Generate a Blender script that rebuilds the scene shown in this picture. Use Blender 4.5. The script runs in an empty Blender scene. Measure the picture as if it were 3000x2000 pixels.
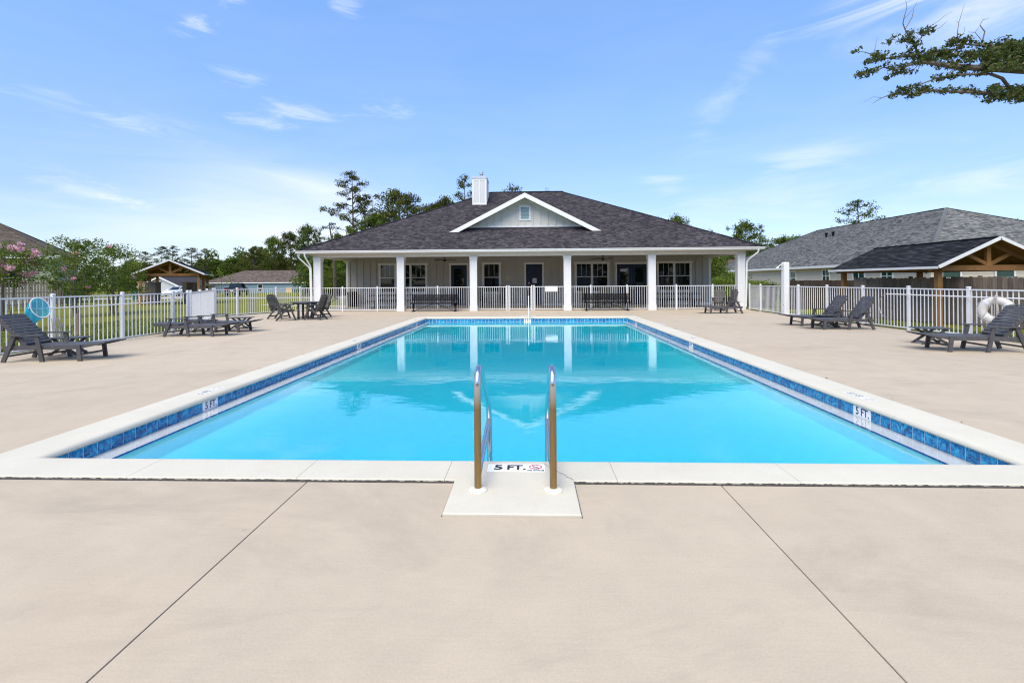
import bpy, bmesh, math, random
import numpy as np
from mathutils import Vector, Matrix, Quaternion

R = math.radians
rnd = random.Random(7)
SC = bpy.context.scene
COL = SC.collection

# ------------------------------------------------------------------ camera
CAM_H, FPX, YAW, ROLL = 1.55, 1340.0, math.atan(48 / 1340), 0.007
cam = bpy.data.cameras.new('camera')
cam.sensor_fit = 'HORIZONTAL'
cam.sensor_width = 36.0
cam.lens = 36.0 * FPX / 3000.0
cam.shift_x = 0.0
cam.shift_y = -(1000 - 823) / 3000.0
cam.clip_start = 0.05
cam.clip_end = 4000
cam_o = bpy.data.objects.new('camera', cam)
COL.objects.link(cam_o)
cam_o.matrix_world = (Matrix.Translation((0, 0, CAM_H)) @ Matrix.Rotation(YAW, 4, 'Z')
                      @ Matrix.Rotation(R(90), 4, 'X') @ Matrix.Rotation(-ROLL, 4, 'Z'))
SC.camera = cam_o

# ------------------------------------------------------------------ light
SUN_EL, SUN_AZ = R(55), R(200)          # azimuth measured clockwise from +Y: behind the camera, a little to the left
EXPOSURE = 1.24
SKY_STRENGTH = 0.10
sun = bpy.data.lights.new('sun', 'SUN')
sun.energy = 2.2
sun.angle = R(58)
sun.color = (1.0, 0.905, 0.71)
sun_o = bpy.data.objects.new('sun', sun)
COL.objects.link(sun_o)
sdir = Vector((math.sin(SUN_AZ) * math.cos(SUN_EL), math.cos(SUN_AZ) * math.cos(SUN_EL), math.sin(SUN_EL)))
sun_o.rotation_euler = sdir.to_track_quat('Z', 'Y').to_euler()
sun_o.location = sdir * 60

SC.view_settings.view_transform = 'Standard'
SC.view_settings.look = 'None'
SC.view_settings.gamma = 1.0
SC.view_settings.exposure = EXPOSURE
SC.view_settings.use_curve_mapping = False
SC.cycles.max_bounces = 10
SC.cycles.transparent_max_bounces = 16
SC.cycles.use_denoising = True
SC.cycles.filter_width = 1.15


class NT:
    """Small helper round a node tree."""
    def __init__(s, tree):
        s.t = tree
        s.t.nodes.clear()

    def n(s, typ, _in=None, **kw):
        nd = s.t.nodes.new(typ)
        for k, v in kw.items():
            setattr(nd, k, v)
        for k, v in (_in or {}).items():
            sock = nd.inputs[k]
            if isinstance(v, bpy.types.NodeSocket):
                s.t.links.new(v, sock)
            else:
                if sock.type == 'RGBA' and len(v) == 3:
                    v = (*v, 1)
                sock.default_value = v
        return nd

    def math(s, op, a, b=0.0, c=None, clamp=False):
        i = {0: a, 1: b}
        if c is not None:
            i[2] = c
        return s.n('ShaderNodeMath', i, operation=op, use_clamp=clamp).outputs[0]

    def mix(s, fac, a, b, blend='MIX'):
        nd = s.n('ShaderNodeMix', None, data_type='RGBA', blend_type=blend)
        for sock, v in ((nd.inputs[0], fac), (nd.inputs[6], a), (nd.inputs[7], b)):
            if isinstance(v, bpy.types.NodeSocket):
                s.t.links.new(v, sock)
            elif sock.type == 'RGBA':
                sock.default_value = (*v[:3], 1)
            else:
                sock.default_value = v
        return nd.outputs[2]

    def ramp(s, fac, stops, interp='LINEAR'):
        nd = s.n('ShaderNodeValToRGB', {0: fac})
        cr = nd.color_ramp
        cr.interpolation = interp
        while len(cr.elements) < len(stops):
            cr.elements.new(0.5)
        for e, (p, c) in zip(cr.elements, stops):
            e.position = p
            e.color = (c, c, c, 1) if isinstance(c, (int, float)) else (*c[:3], 1)
        return nd.outputs[0]

    def noise(s, vec, scale, detail=3, rough=0.5, dist=0.0):
        return s.n('ShaderNodeTexNoise', {'Vector': vec, 'Scale': scale, 'Detail': detail, 'Roughness': rough, 'Distortion': dist}).outputs[0]

    def mapping(s, vec, scale=(1, 1, 1), loc=(0, 0, 0)):
        return s.n('ShaderNodeMapping', {'Vector': vec, 'Scale': scale, 'Location': loc}).outputs[0]


# ------------------------------------------------------------------ world: clear blue sky with thin white cloud
wd = bpy.data.worlds.new('World')
SC.world = wd
wd.use_nodes = True
w = NT(wd.node_tree)
sky = w.n('ShaderNodeTexSky', sky_type='NISHITA', sun_disc=False, sun_elevation=SUN_EL, sun_rotation=SUN_AZ,
          air_density=1.0, dust_density=0.25, ozone_density=1.2, altitude=0)
tc = w.n('ShaderNodeTexCoord').outputs['Generated']
sep = w.n('ShaderNodeSeparateXYZ', {0: tc})
az = w.math('ARCTAN2', sep.outputs[0], sep.outputs[1])
el = w.math('ARCSINE', w.math('MAXIMUM', sep.outputs[2], -1.0))
skyc = w.mix(1.0, sky.outputs[0], (0.94, 1.165, 1.34), 'MULTIPLY')
# the blue stays deep almost down to the horizon
skyc = w.mix(1.0, skyc, w.ramp(el, [(0.0, (.52, .46, .52)), (0.15, (.65, .565, .66)), (0.35, (.85, .80, .90)), (0.6, 1.0)]), 'MULTIPLY')
ae = w.n('ShaderNodeCombineXYZ', {0: az, 1: el, 2: 0.0}).outputs[0]
cl_noise = w.noise(w.mapping(ae, (2.6, 13.0, 1.0)), 1.0, 8, 0.62, 0.9)
cl_noise2 = w.noise(w.mapping(ae, (9.0, 38.0, 1.0), (3, 1, 0)), 1.0, 8, 0.66, 0.7)
# low haze band of thin cloud, all round the horizon
band = w.ramp(el, [(0.0, 0.36), (0.06, 0.28), (0.16, 0.12), (0.3, 0.07), (0.6, 0.05), (1.0, 0.05)])
base_cloud = w.math('MULTIPLY', band, w.ramp(cl_noise, [(0.35, 0.25), (0.7, 1.0)]))


def cloud(daz, delv, raz, rel, dens, nz, tilt=0.0, lo=0.38, hi=0.66, k=4.6):
    a = w.math('SUBTRACT', az, R(daz))
    e = w.math('SUBTRACT', el, R(delv))
    ct, st = math.cos(R(tilt)), math.sin(R(tilt))
    a2 = w.math('ADD', w.math('MULTIPLY', a, ct), w.math('MULTIPLY', e, st))
    e2 = w.math('SUBTRACT', w.math('MULTIPLY', e, ct), w.math('MULTIPLY', a, st))
    d = w.math('ADD', w.math('POWER', w.math('DIVIDE', a2, R(raz)), 2.0), w.math('POWER', w.math('DIVIDE', e2, R(rel)), 2.0))
    m = w.math('EXPONENT', w.math('MULTIPLY', d, -1.0))
    # the noise eats into the soft ellipse, so that edges come out torn and wispy
    t = w.math('ADD', m, w.math('MULTIPLY', w.math('SUBTRACT', nz, 0.5), k))
    t = w.n('ShaderNodeMapRange', {0: t, 1: lo, 2: hi, 3: 0.0, 4: dens}, interpolation_type='SMOOTHSTEP').outputs[0]
    return w.math('MULTIPLY', t, w.math('MINIMUM', w.math('MULTIPLY', m, 1.6), 1.0))


# (azimuth, elevation, half width, half height, density, noise, tilt, noise window)
CLOUDS = [(-27, 8.6, 14, 4.4, .46, cl_noise, -8, -.3, 1.4, .8), (-24, 10.5, 7, 2.6, .22, cl_noise, -14, .0, 1.3, 1.6), (-30, 5.5, 20, 2.8, .32, cl_noise, -3, -.1, 1.3, 1.2), (-18, 4.5, 12, 2.0, .25, cl_noise, -3, .0, 1.2, 1.8),
          (-37.0, 25.0, 2.8, 1.1, .4, cl_noise2, 4, .5, 1.7), (-33.5, 20.8, 4.2, 1.2, .4, cl_noise2, 3, .4, 2.0),
          (-27.5, 18.6, 5.4, 1.3, .34, cl_noise2, -4, .35, 1.7), (-33.8, 28.2, 1.9, 1.3, .38, cl_noise2, 10, .4, 1.6),
          (-22, 29.5, 2.2, 1.2, .3, cl_noise2, 5, .4, 1.7), (-31.5, 17.2, 4.6, 1.0, .35, cl_noise2, -3, .4, 1.8),
          (-45.5, 9.0, 4, 1.3, .3, cl_noise2, -12, .1, 1.9), (-42.0, 7.6, 2.8, .8, .35, cl_noise2, -10, .2, 1.9),
          (-47, 15.5, 4, 1.4, .18, cl_noise2, -10, .1, 2.0), (-41, 15.0, 5, 1.4, .26, cl_noise2, -4, .3, 1.7), (-18, 20, 4.5, 1.2, .3, cl_noise2, 2, .3, 1.7),
          (38, 27, 9, 3.6, .62, cl_noise, 10, .1, 1.6), (46, 25, 8, 5, .6, cl_noise, 0, -.1, 1.4),
          (24, 20.5, 2.0, 9, .26, cl_noise, -42, .2, 1.6), (30, 12, 6, 1.6, .34, cl_noise, 8, .2, 1.6),
          (16.5, 11.0, 3.2, 1.7, .3, cl_noise, -14, .2, 1.6), (44, 9, 8, 1.8, .28, cl_noise, 6, .2, 1.6), (22, 7.5, 14, 2.4, .22, cl_noise, 4, .0, 1.4)]
fac = base_cloud
for c in CLOUDS:
    fac = w.math('ADD', fac, cloud(*c))
fac = w.math('MINIMUM', w.math('MULTIPLY', fac, 0.9), 0.92)
cloud_col = (4.9, 5.0, 5.15)
allsky = w.mix(fac, skyc, cloud_col)
bg = w.n('ShaderNodeBackground', {'Color': allsky, 'Strength': SKY_STRENGTH})
wo = w.n('ShaderNodeOutputWorld', {'Surface': bg.outputs[0]})


# ------------------------------------------------------------------ materials
MATS = {}


def new_mat(name):
    m = bpy.data.materials.new(name)
    m.use_nodes = True
    MATS[name] = m
    return m, NT(m.node_tree)


def simple(name, col, rough=0.6, metal=0.0, var=0.12, scale=6.0, bump=0.0, bscale=60.0, spec=0.5, rand=0.0, coords='Object', stretch=(1, 1, 1)):
    m, t = new_mat(name)
    tcn = t.n('ShaderNodeTexCoord').outputs[coords]
    v = t.mapping(tcn, stretch)
    nz = t.noise(v, scale, 4, 0.6)
    lo = tuple(c * (1 - var) for c in col)
    hi = tuple(min(1, c * (1 + var)) for c in col)
    c = t.ramp(nz, [(0.3, lo), (0.7, hi)])
    if rand:
        oi = t.n('ShaderNodeObjectInfo').outputs['Random']
        c = t.mix(1.0, c, t.ramp(oi, [(0, 1 - rand), (1, 1 + rand)]), 'MULTIPLY')
    ins = {'Base Color': c, 'Roughness': rough, 'Metallic': metal, 'Specular IOR Level': spec}
    if bump:
        b = t.n('ShaderNodeBump', {'Height': t.noise(v, bscale, 3, 0.6), 'Strength': bump, 'Distance': 0.01})
        ins['Normal'] = b.outputs[0]
    p = t.n('ShaderNodeBsdfPrincipled', ins)
    t.n('ShaderNodeOutputMaterial', {0: p.outputs[0]})
    return m


def concrete():
    m, t = new_mat('deck_concrete')
    tcn = t.n('ShaderNodeTexCoord').outputs['Object']
    big = t.noise(tcn, 0.35, 5, 0.62, 0.5)
    mid = t.noise(tcn, 2.2, 5, 0.65, 0.3)
    fine = t.noise(tcn, 90, 3, 0.7)
    broom = t.noise(t.mapping(tcn, (1.2, 22, 1)), 3.0, 4, 0.7)
    c = t.ramp(big, [(0.3, (.34, .283, .226)), (0.5, (.42, .352, .283)), (0.72, (.47, .397, .323))])
    c = t.mix(0.55, c, t.ramp(mid, [(0.3, (.33, .28, .23)), (0.7, (.51, .427, .345))]))
    c = t.mix(0.35, c, t.ramp(broom, [(0.3, (.39, .325, .265)), (0.7, (.47, .395, .322))]))
    c = t.mix(0.22, c, t.ramp(fine, [(0.3, (.3, .25, .2)), (0.7, (.56, .48, .4))]))
    stain = t.noise(t.mapping(tcn, (.5, 1.1, 1), (4, 2, 0)), 0.55, 6, 0.7, 1.2)
    c = t.mix(t.ramp(stain, [(0.54, 0.0), (0.72, 0.5)]), c, (.27, .23, .192))
    pink = t.noise(t.mapping(tcn, (.6, .6, 1), (9, 5, 0)), 0.6, 4, 0.6)
    c = t.mix(t.ramp(pink, [(0.5, 0.0), (0.7, 0.35)]), c, (.47, .365, .285))
    spot = t.noise(tcn, 7.0, 2, 0.5)
    c = t.mix(t.ramp(spot, [(0.77, 0.0), (0.8, 0.5)]), c, (.2, .18, .155))
    oi = t.n('ShaderNodeObjectInfo').outputs['Random']
    c = t.mix(1.0, c, t.ramp(oi, [(0, (.985, .96, .885)), (1, (1.05, 1.025, .945))]), 'MULTIPLY')
    hgt = t.math('ADD', t.math('MULTIPLY', fine, 0.5), t.math('MULTIPLY', broom, 0.6))
    b = t.n('ShaderNodeBump', {'Height': hgt, 'Strength': 0.22, 'Distance': 0.004})
    p = t.n('ShaderNodeBsdfPrincipled', {'Base Color': c, 'Roughness': 0.82, 'Normal': b.outputs[0], 'Specular IOR Level': 0.3})
    t.n('ShaderNodeOutputMaterial', {0: p.outputs[0]})
    return m


def coping_mat():
    m, t = new_mat('coping_stone')
    tcn = t.n('ShaderNodeTexCoord').outputs['Object']
    a = t.noise(tcn, 1.3, 5, 0.65)
    f = t.noise(tcn, 120, 3, 0.7)
    c = t.ramp(a, [(0.3, (.505, .46, .37)), (0.7, (.575, .53, .432))])
    c = t.mix(0.2, c, t.ramp(f, [(0.3, (.38, .355, .31)), (0.7, (.7, .66, .59))]))
    rust = t.noise(tcn, 4.0, 5, 0.7, 0.8)
    c = t.mix(t.ramp(rust, [(0.55, 0.0), (0.8, 0.3)]), c, (.5, .39, .28))
    b = t.n('ShaderNodeBump', {'Height': f, 'Strength': 0.25, 'Distance': 0.003})
    p = t.n('ShaderNodeBsdfPrincipled', {'Base Color': c, 'Roughness': 0.75, 'Normal': b.outputs[0], 'Specular IOR Level': 0.3})
    t.n('ShaderNodeOutputMaterial', {0: p.outputs[0]})
    return m


def tile_mat():
    m, t = new_mat('blue_glazed_tile')
    tcn = t.n('ShaderNodeTexCoord').outputs['Object']
    oi = t.n('ShaderNodeObjectInfo').outputs['Random']
    off = t.n('ShaderNodeCombineXYZ', {0: t.math('MULTIPLY', oi, 40.0), 1: t.math('MULTIPLY', oi, 17.0), 2: 0.0}).outputs[0]
    v = t.n('ShaderNodeVectorMath', {0: tcn, 1: off}, operation='ADD').outputs[0]
    a = t.noise(v, 13, 4, 0.6, 1.3)
    vein = t.noise(v, 12, 4, 0.6, 2.5)
    c = t.ramp(a, [(0.36, (.002, .045, .15)), (0.5, (.004, .16, .38)), (0.63, (.02, .38, .56))])
    ridge = t.math('ABSOLUTE', t.math('SUBTRACT', vein, 0.5))
    c = t.mix(t.ramp(ridge, [(0.0, 0.5), (0.035, 0.0)]), c, (.12, .42, .66))
    p = t.n('ShaderNodeBsdfPrincipled', {'Base Color': c, 'Roughness': 0.18, 'Specular IOR Level': 0.4})
    t.n('ShaderNodeOutputMaterial', {0: p.outputs[0]})
    return m


def water_mat():
    m, t = new_mat('pool_water')
    tcn = t.n('ShaderNodeTexCoord').outputs['Object']
    n1 = t.noise(t.mapping(tcn, (0.7, 1.0, 1)), 1.1, 2, 0.5)
    n2 = t.noise(t.mapping(tcn, (.8, 1.5, 1)), 5.0, 3, 0.5)
    gust = t.ramp(t.noise(tcn, 0.45, 3, 0.6), [(0.35, 0.25), (0.68, 1.0)])
    n3 = t.noise(t.mapping(tcn, (.55, 1.5, 1)), 16.0, 3, 0.55)
    h = t.math('ADD', t.math('MULTIPLY', n1, 1.0), t.math('MULTIPLY', t.math('ADD', t.math('MULTIPLY', n2, 0.34), t.math('MULTIPLY', n3, 0.05)), gust))
    b = t.n('ShaderNodeBump', {'Height': h, 'Strength': 0.08, 'Distance': 0.06})
    fr = t.n('ShaderNodeFresnel', {'IOR': 1.82, 'Normal': b.outputs[0]}).outputs[0]
    gl = t.n('ShaderNodeBsdfGlossy', {'Color': (1, 1, 1), 'Roughness': 0.015, 'Normal': b.outputs[0]})
    tr = t.n('ShaderNodeBsdfTransparent', {'Color': (.96, .99, 1.0)})
    mx = t.n('ShaderNodeMixShader', {0: fr, 1: tr.outputs[0], 2: gl.outputs[0]})
    vol = t.n('ShaderNodeVolumeAbsorption', {'Color': (.55, .982, .991), 'Density': 4.5})
    t.n('ShaderNodeOutputMaterial', {0: mx.outputs[0], 1: vol.outputs[0]})
    return m


def shingle_mat(name, stops):
    m, t = new_mat(name)
    at = t.n('ShaderNodeAttribute', attribute_name='rnd').outputs['Fac']
    tcn = t.n('ShaderNodeTexCoord').outputs['Object']
    f = t.noise(tcn, 45, 3, 0.7)
    big = t.noise(tcn, .5, 4, 0.6)
    c = t.ramp(at, stops)
    c = t.mix(0.35, c, t.ramp(f, [(0.3, 0.02), (0.7, 0.2)]), 'OVERLAY')
    c = t.mix(1.0, c, t.ramp(big, [(0.3, 0.9), (0.7, 1.1)]), 'MULTIPLY')
    b = t.n('ShaderNodeBump', {'Height': f, 'Strength': 0.4, 'Distance': 0.006})
    p = t.n('ShaderNodeBsdfPrincipled', {'Base Color': c, 'Roughness': 0.9, 'Normal': b.outputs[0], 'Specular IOR Level': 0.2})
    t.n('ShaderNodeOutputMaterial', {0: p.outputs[0]})
    return m


def leaf_mat(name, stops, trans=0.3, attr='rnd'):
    m, t = new_mat(name)
    at = t.n('ShaderNodeAttribute', attribute_name=attr).outputs['Fac']
    c = t.ramp(at, stops)
    oi = t.n('ShaderNodeObjectInfo').outputs['Random']
    c = t.mix(1.0, c, t.ramp(oi, [(0, (.78, .82, .8)), (1, (1.15, 1.12, 1.0))]), 'MULTIPLY')
    p = t.n('ShaderNodeBsdfPrincipled', {'Base Color': c, 'Roughness': 0.55, 'Specular IOR Level': 0.35})
    tl = t.n('ShaderNodeBsdfTranslucent', {'Color': c})
    mx = t.n('ShaderNodeMixShader', {0: trans, 1: p.outputs[0], 2: tl.outputs[0]})
    t.n('ShaderNodeOutputMaterial', {0: mx.outputs[0]})
    return m


def wood_mat(name, lo, hi, scale=3.0, rand=0.2, stretch=(14, 14, 1), rough=0.8):
    m, t = new_mat(name)
    tcn = t.n('ShaderNodeTexCoord').outputs['Object']
    oi = t.n('ShaderNodeObjectInfo').outputs['Random']
    off = t.n('ShaderNodeCombineXYZ', {0: t.math('MULTIPLY', oi, 30.0), 1: 0.0, 2: t.math('MULTIPLY', oi, 9.0)}).outputs[0]
    v = t.n('ShaderNodeVectorMath', {0: tcn, 1: off}, operation='ADD').outputs[0]
    g = t.noise(t.mapping(v, stretch), scale, 5, 0.65, 0.8)
    st = t.noise(v, 1.6, 4, 0.6)
    c = t.ramp(g, [(0.25, lo), (0.75, hi)])
    c = t.mix(t.ramp(st, [(0.45, 0.0), (0.75, 0.45)]), c, tuple(x * .5 for x in lo))
    c = t.mix(1.0, c, t.ramp(oi, [(0, 1 - rand), (1, 1 + rand)]), 'MULTIPLY')
    b = t.n('ShaderNodeBump', {'Height': g, 'Strength': 0.4, 'Distance': 0.004})
    p = t.n('ShaderNodeBsdfPrincipled', {'Base Color': c, 'Roughness': rough, 'Normal': b.outputs[0], 'Specular IOR Level': 0.25})
    t.n('ShaderNodeOutputMaterial', {0: p.outputs[0]})
    return m


def lawn_mat():
    m, t = new_mat('lawn_grass')
    tcn = t.n('ShaderNodeTexCoord').outputs['Object']
    big = t.noise(tcn, 0.13, 5, 0.65, 0.6)
    mid = t.noise(tcn, 0.9, 5, 0.7, 0.4)
    fine = t.noise(tcn, 14, 3, 0.7)
    c = t.ramp(big, [(0.35, (.115, .125, .012)), (0.55, (.16, .15, .018)), (0.7, (.2, .165, .035))])
    c = t.mix(0.6, c, t.ramp(mid, [(0.3, (.07, .105, .008)), (0.6, (.16, .15, .018)), (0.8, (.22, .175, .05))]))
    c = t.mix(0.35, c, t.ramp(fine, [(0.3, (.05, .075, .008)), (0.7, (.22, .2, .03))]))
    b = t.n('ShaderNodeBump', {'Height': fine, 'Strength': 0.8, 'Distance': 0.03})
    p = t.n('ShaderNodeBsdfPrincipled', {'Base Color': c, 'Roughness': 0.9, 'Normal': b.outputs[0], 'Specular IOR Level': 0.15})
    t.n('ShaderNodeOutputMaterial', {0: p.outputs[0]})
    return m


def rail_mat():
    """Stainless tube: clean on the bend, mottled brown stain on the upright."""
    m, t = new_mat('stained_steel')
    tcn = t.n('ShaderNodeTexCoord').outputs['Object']
    z = t.n('ShaderNodeSeparateXYZ', {0: tcn}).outputs[2]
    y = t.n('ShaderNodeSeparateXYZ', {0: tcn}).outputs[1]
    n = t.noise(t.mapping(tcn, (60, 60, 5)), 1.0, 4, 0.65)
    low = t.math('MULTIPLY', t.ramp(z, [(0.60, 1.0), (0.75, 0.0)]), t.ramp(y, [(0.03, 1.0), (0.16, 0.0)]))
    stain = t.math('MULTIPLY', low, t.ramp(n, [(0.1, 0.8), (0.6, 1.0)]))
    c = t.mix(stain, (.60, .60, .61), t.ramp(n, [(0.3, (.155, .09, .026)), (0.5, (.25, .155, .048)), (0.72, (.34, .22, .08))]))
    p = t.n('ShaderNodeBsdfPrincipled', {'Base Color': c, 'Roughness': t.math('ADD', t.math('MULTIPLY', stain, 0.15), 0.2), 'Metallic': t.math('SUBTRACT', 1.0, t.math('MULTIPLY', stain, 0.35))})
    t.n('ShaderNodeOutputMaterial', {0: p.outputs[0]})
    return m


def glass_dark(name, col=(.008, .011, .012), rough=0.03):
    m, t = new_mat(name)
    tcn = t.n('ShaderNodeTexCoord').outputs['Object']
    b = t.n('ShaderNodeBump', {'Height': t.noise(tcn, 1.5, 2), 'Strength': 0.02, 'Distance': 0.02})
    p = t.n('ShaderNodeBsdfPrincipled', {'Base Color': col, 'Roughness': rough, 'Specular IOR Level': 0.5, 'Normal': b.outputs[0]})
    t.n('ShaderNodeOutputMaterial', {0: p.outputs[0]})
    return m


def net_mat():
    m, t = new_mat('blue_net')
    tcn = t.n('ShaderNodeTexCoord').outputs['Object']
    c = t.ramp(t.noise(tcn, 9, 3), [(0.3, (.02, .38, .55)), (0.7, (.06, .55, .7))])
    d = t.n('ShaderNodeBsdfDiffuse', {'Color': c})
    tl = t.n('ShaderNodeBsdfTranslucent', {'Color': c})
    tr = t.n('ShaderNodeBsdfTransparent', {'Color': (.75, .95, 1)})
    m1 = t.n('ShaderNodeMixShader', {0: 0.5, 1: d.outputs[0], 2: tl.outputs[0]})
    m2 = t.n('ShaderNodeMixShader', {0: 0.32, 1: m1.outputs[0], 2: tr.outputs[0]})
    t.n('ShaderNodeOutputMaterial', {0: m2.outputs[0]})
    return m


concrete(); coping_mat(); tile_mat(); water_mat(); lawn_mat(); rail_mat(); net_mat()
simple('joint_dark', (.05, .045, .04), 0.95, var=.5, scale=60, bump=.5)
simple('deck_bed', (.09, .08, .07), 0.95, var=.4, scale=40)
simple('plaster', (.74, .90, .97), 0.7, var=.03)
simple('ledge_plaster', (.84, .82, .84), 0.55, var=.05, scale=4)
simple('trim_tile', (.008, .06, .36), 0.2, var=.2, rand=.2)
simple('grout', (.72, .73, .75), 0.8)
simple('white_tile', (.80, .79, .82), 0.3, var=.03)
simple('worn_tile', (.60, .575, .52), 0.5, var=.1, scale=12)
simple('worn_print', (.22, .21, .2), 0.6, var=.5, scale=30)
simple('worn_red', (.55, .32, .3), 0.6, var=.3, scale=30)
simple('black_print', (.012, .012, .013), 0.5)
simple('red_print', (.5, .05, .07), 0.5)
simple('white_paint', (.70, .69, .67), 0.45, var=.05, scale=3)
simple('fence_white', (.70, .69, .68), 0.35, var=.03, scale=5)
simple('column_white', (.66, .65, .635), 0.5, var=.06, scale=4, stretch=(1, 1, .4))
simple('trim_white', (.6, .58, .53), 0.5, var=.06)
simple('soffit', (.5, .46, .39), 0.7, var=.08)
simple('siding_gray_shaded', (.335, .31, .265), 0.65, var=.05, scale=1.5)  # house siding paint, darkened to carry the shade of the porch
simple('gable_gray_lit', (.60, .57, .50), 0.6, var=.04, scale=1.5)  # same paint as the porch siding, lightened for the gable in open light
simple('louver_blue', (.34, .47, .49), 0.5, var=.04)
simple('chimney_gray', (.56, .56, .56), 0.6, var=.04)
simple('bright_steel', (.8, .79, .77), 0.35, metal=.35, var=.05)
simple('galv', (.5, .5, .5), 0.35, metal=.8)
simple('navy_door', (.006, .016, .04), 0.45, var=.15, spec=.25)
glass_dark('window_glass')
glass_dark('green_glass', (.01, .05, .04))
simple('poly_charcoal', (.062, .059, .061), 0.5, var=.2, scale=8, rand=.12, bump=.12, bscale=120)
simple('poly_weathered', (.052, .048, .043), 0.55, var=.3, scale=8, rand=.15, bump=.12, bscale=120)
simple('black_metal', (.004, .004, .005), 0.55, var=.2, spec=.12)
simple('black_plastic', (.006, .006, .007), 0.55, spec=.12)
simple('bronze', (.03, .025, .02), 0.4, metal=.4)
simple('plaque', (.42, .37, .2), 0.6, var=.3, scale=14)
simple('paper', (.5, .48, .56), 0.8, var=.06)
simple('pink_paper', (.42, .25, .23), 0.8)
simple('sign_white', (.80, .80, .81), 0.4, var=.02)
simple('sign_gray', (.45, .45, .47), 0.6)
simple('escutcheon', (.62, .58, .49), 0.4, var=.03)
simple('rope', (.42, .38, .35), 0.9, var=.2, scale=20)
simple('buoy', (.56, .53, .49), 0.55, var=.12, scale=5)
simple('buoy_band', (.62, .62, .64), 0.5, var=.05)
simple('tan_plastic', (.6, .42, .22), 0.5)
simple('kiosk_tan', (.40, .31, .21), 0.6)
simple('kiosk_brown', (.12, .09, .065), 0.6)
wood_mat('cedar', (.17, .08, .028), (.3, .15, .055), 3, .12, (2, 14, 14))
wood_mat('cedar_post', (.2, .095, .03), (.34, .175, .06), 3, .12)
wood_mat("fence_gray", (.095, .073, .056), (.24, .19, .15), 2.5, .28)
wood_mat('fence_brown', (.02, .014, .01), (.06, .042, .032), 2.5, .25)
wood_mat('fence_tan', (.48, .33, .22), (.70, .52, .38), 2.5, .15)
wood_mat('bark', (.045, .033, .025), (.13, .1, .08), 1.5, .15, (5, 5, 1))
wood_mat('bark_gray', (.09, .075, .06), (.24, .2, .165), 1.5, .1, (5, 5, 1))
shingle_mat('shingle_charcoal', [(0, (.033, .030, .038)), (.35, (.062, .055, .067)), (.6, (.085, .075, .083)), (.82, (.102, .09, .094)), (1, (.125, .112, .125))])
shingle_mat('shingle_gray', [(0, (.075, .077, .08)), (.35, (.18, .183, .183)), (.7, (.25, .25, .242)), (1, (.34, .335, .315))])
shingle_mat('shingle_black', [(0, (.016, .017, .02)), (.5, (.034, .036, .042)), (1, (.065, .068, .078))])
shingle_mat('shingle_brown', [(0, (.10, .075, .068)), (.5, (.155, .118, .108)), (1, (.22, .17, .155))])
shingle_mat('shingle_taupe', [(0, (.10, .08, .066)), (.5, (.14, .112, .092)), (1, (.19, .155, .13))])
simple('siding_light', (.56, .485, .385), 0.6, var=.04)
simple('siding_blue', (.16, .235, .28), 0.6, var=.06)
simple('siding_white', (.5, .5, .53), 0.6, var=.04)
simple('siding_green', (.35, .36, .25), 0.6, var=.05)
simple('road_gray', (.33, .31, .32), 0.9, var=.1)
simple('path_beige', (.45, .39, .31), 0.9, var=.1)
simple('car_white', (.8, .8, .8), 0.15, var=.01)
simple('car_black', (.008, .008, .009), 0.15)
simple('tire', (.012, .012, .012), 0.8)
simple('tail_light', (.35, .012, .012), 0.2)
simple('chrome', (.6, .6, .6), 0.15, metal=1)
simple('bin_green', (.05, .16, .1), 0.5)
leaf_mat('leaf_pine', [(0, (0.0347, 0.0453, 0.0059)), (.5, (0.0781, 0.0942, 0.0111)), (.85, (0.1431, 0.1483, 0.0188)), (1, (0.3252, 0.2268, 0.0428))], .42)
leaf_mat('leaf_forest', [(0, (0.0309, 0.0590, 0.0054)), (.5, (0.0825, 0.1297, 0.0108)), (.85, (0.1674, 0.2162, 0.0179)), (1, (0.3091, 0.3145, 0.0315))], .42)
leaf_mat('leaf_bright', [(0, (0.0342, 0.0690, 0.0054)), (.5, (0.0931, 0.1518, 0.0117)), (1, (0.2173, 0.2760, 0.0270))], .42)
leaf_mat('leaf_myrtle', [(0, (0.0489, 0.0905, 0.0108)), (.5, (0.1346, 0.1984, 0.0238)), (.85, (0.2447, 0.2911, 0.0324)), (1, (0.4894, 0.3234, 0.0540))], .42)
leaf_mat('leaf_oak', [(0, (0.0383, 0.0538, 0.0125)), (.5, (0.0870, 0.1136, 0.0251)), (.85, (0.1478, 0.1644, 0.0376)), (1, (0.2262, 0.2093, 0.0627))], .42)
leaf_mat('flower_pink', [(0, (.6, .24, .38)), (.6, (.74, .42, .54)), (1, (.84, .64, .7))], .3)
leaf_mat('grass_blade', [(0, (.045, .085, .008)), (.5, (.09, .14, .012)), (1, (.2, .2, .03))], .3)
MT = MATS


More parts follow.
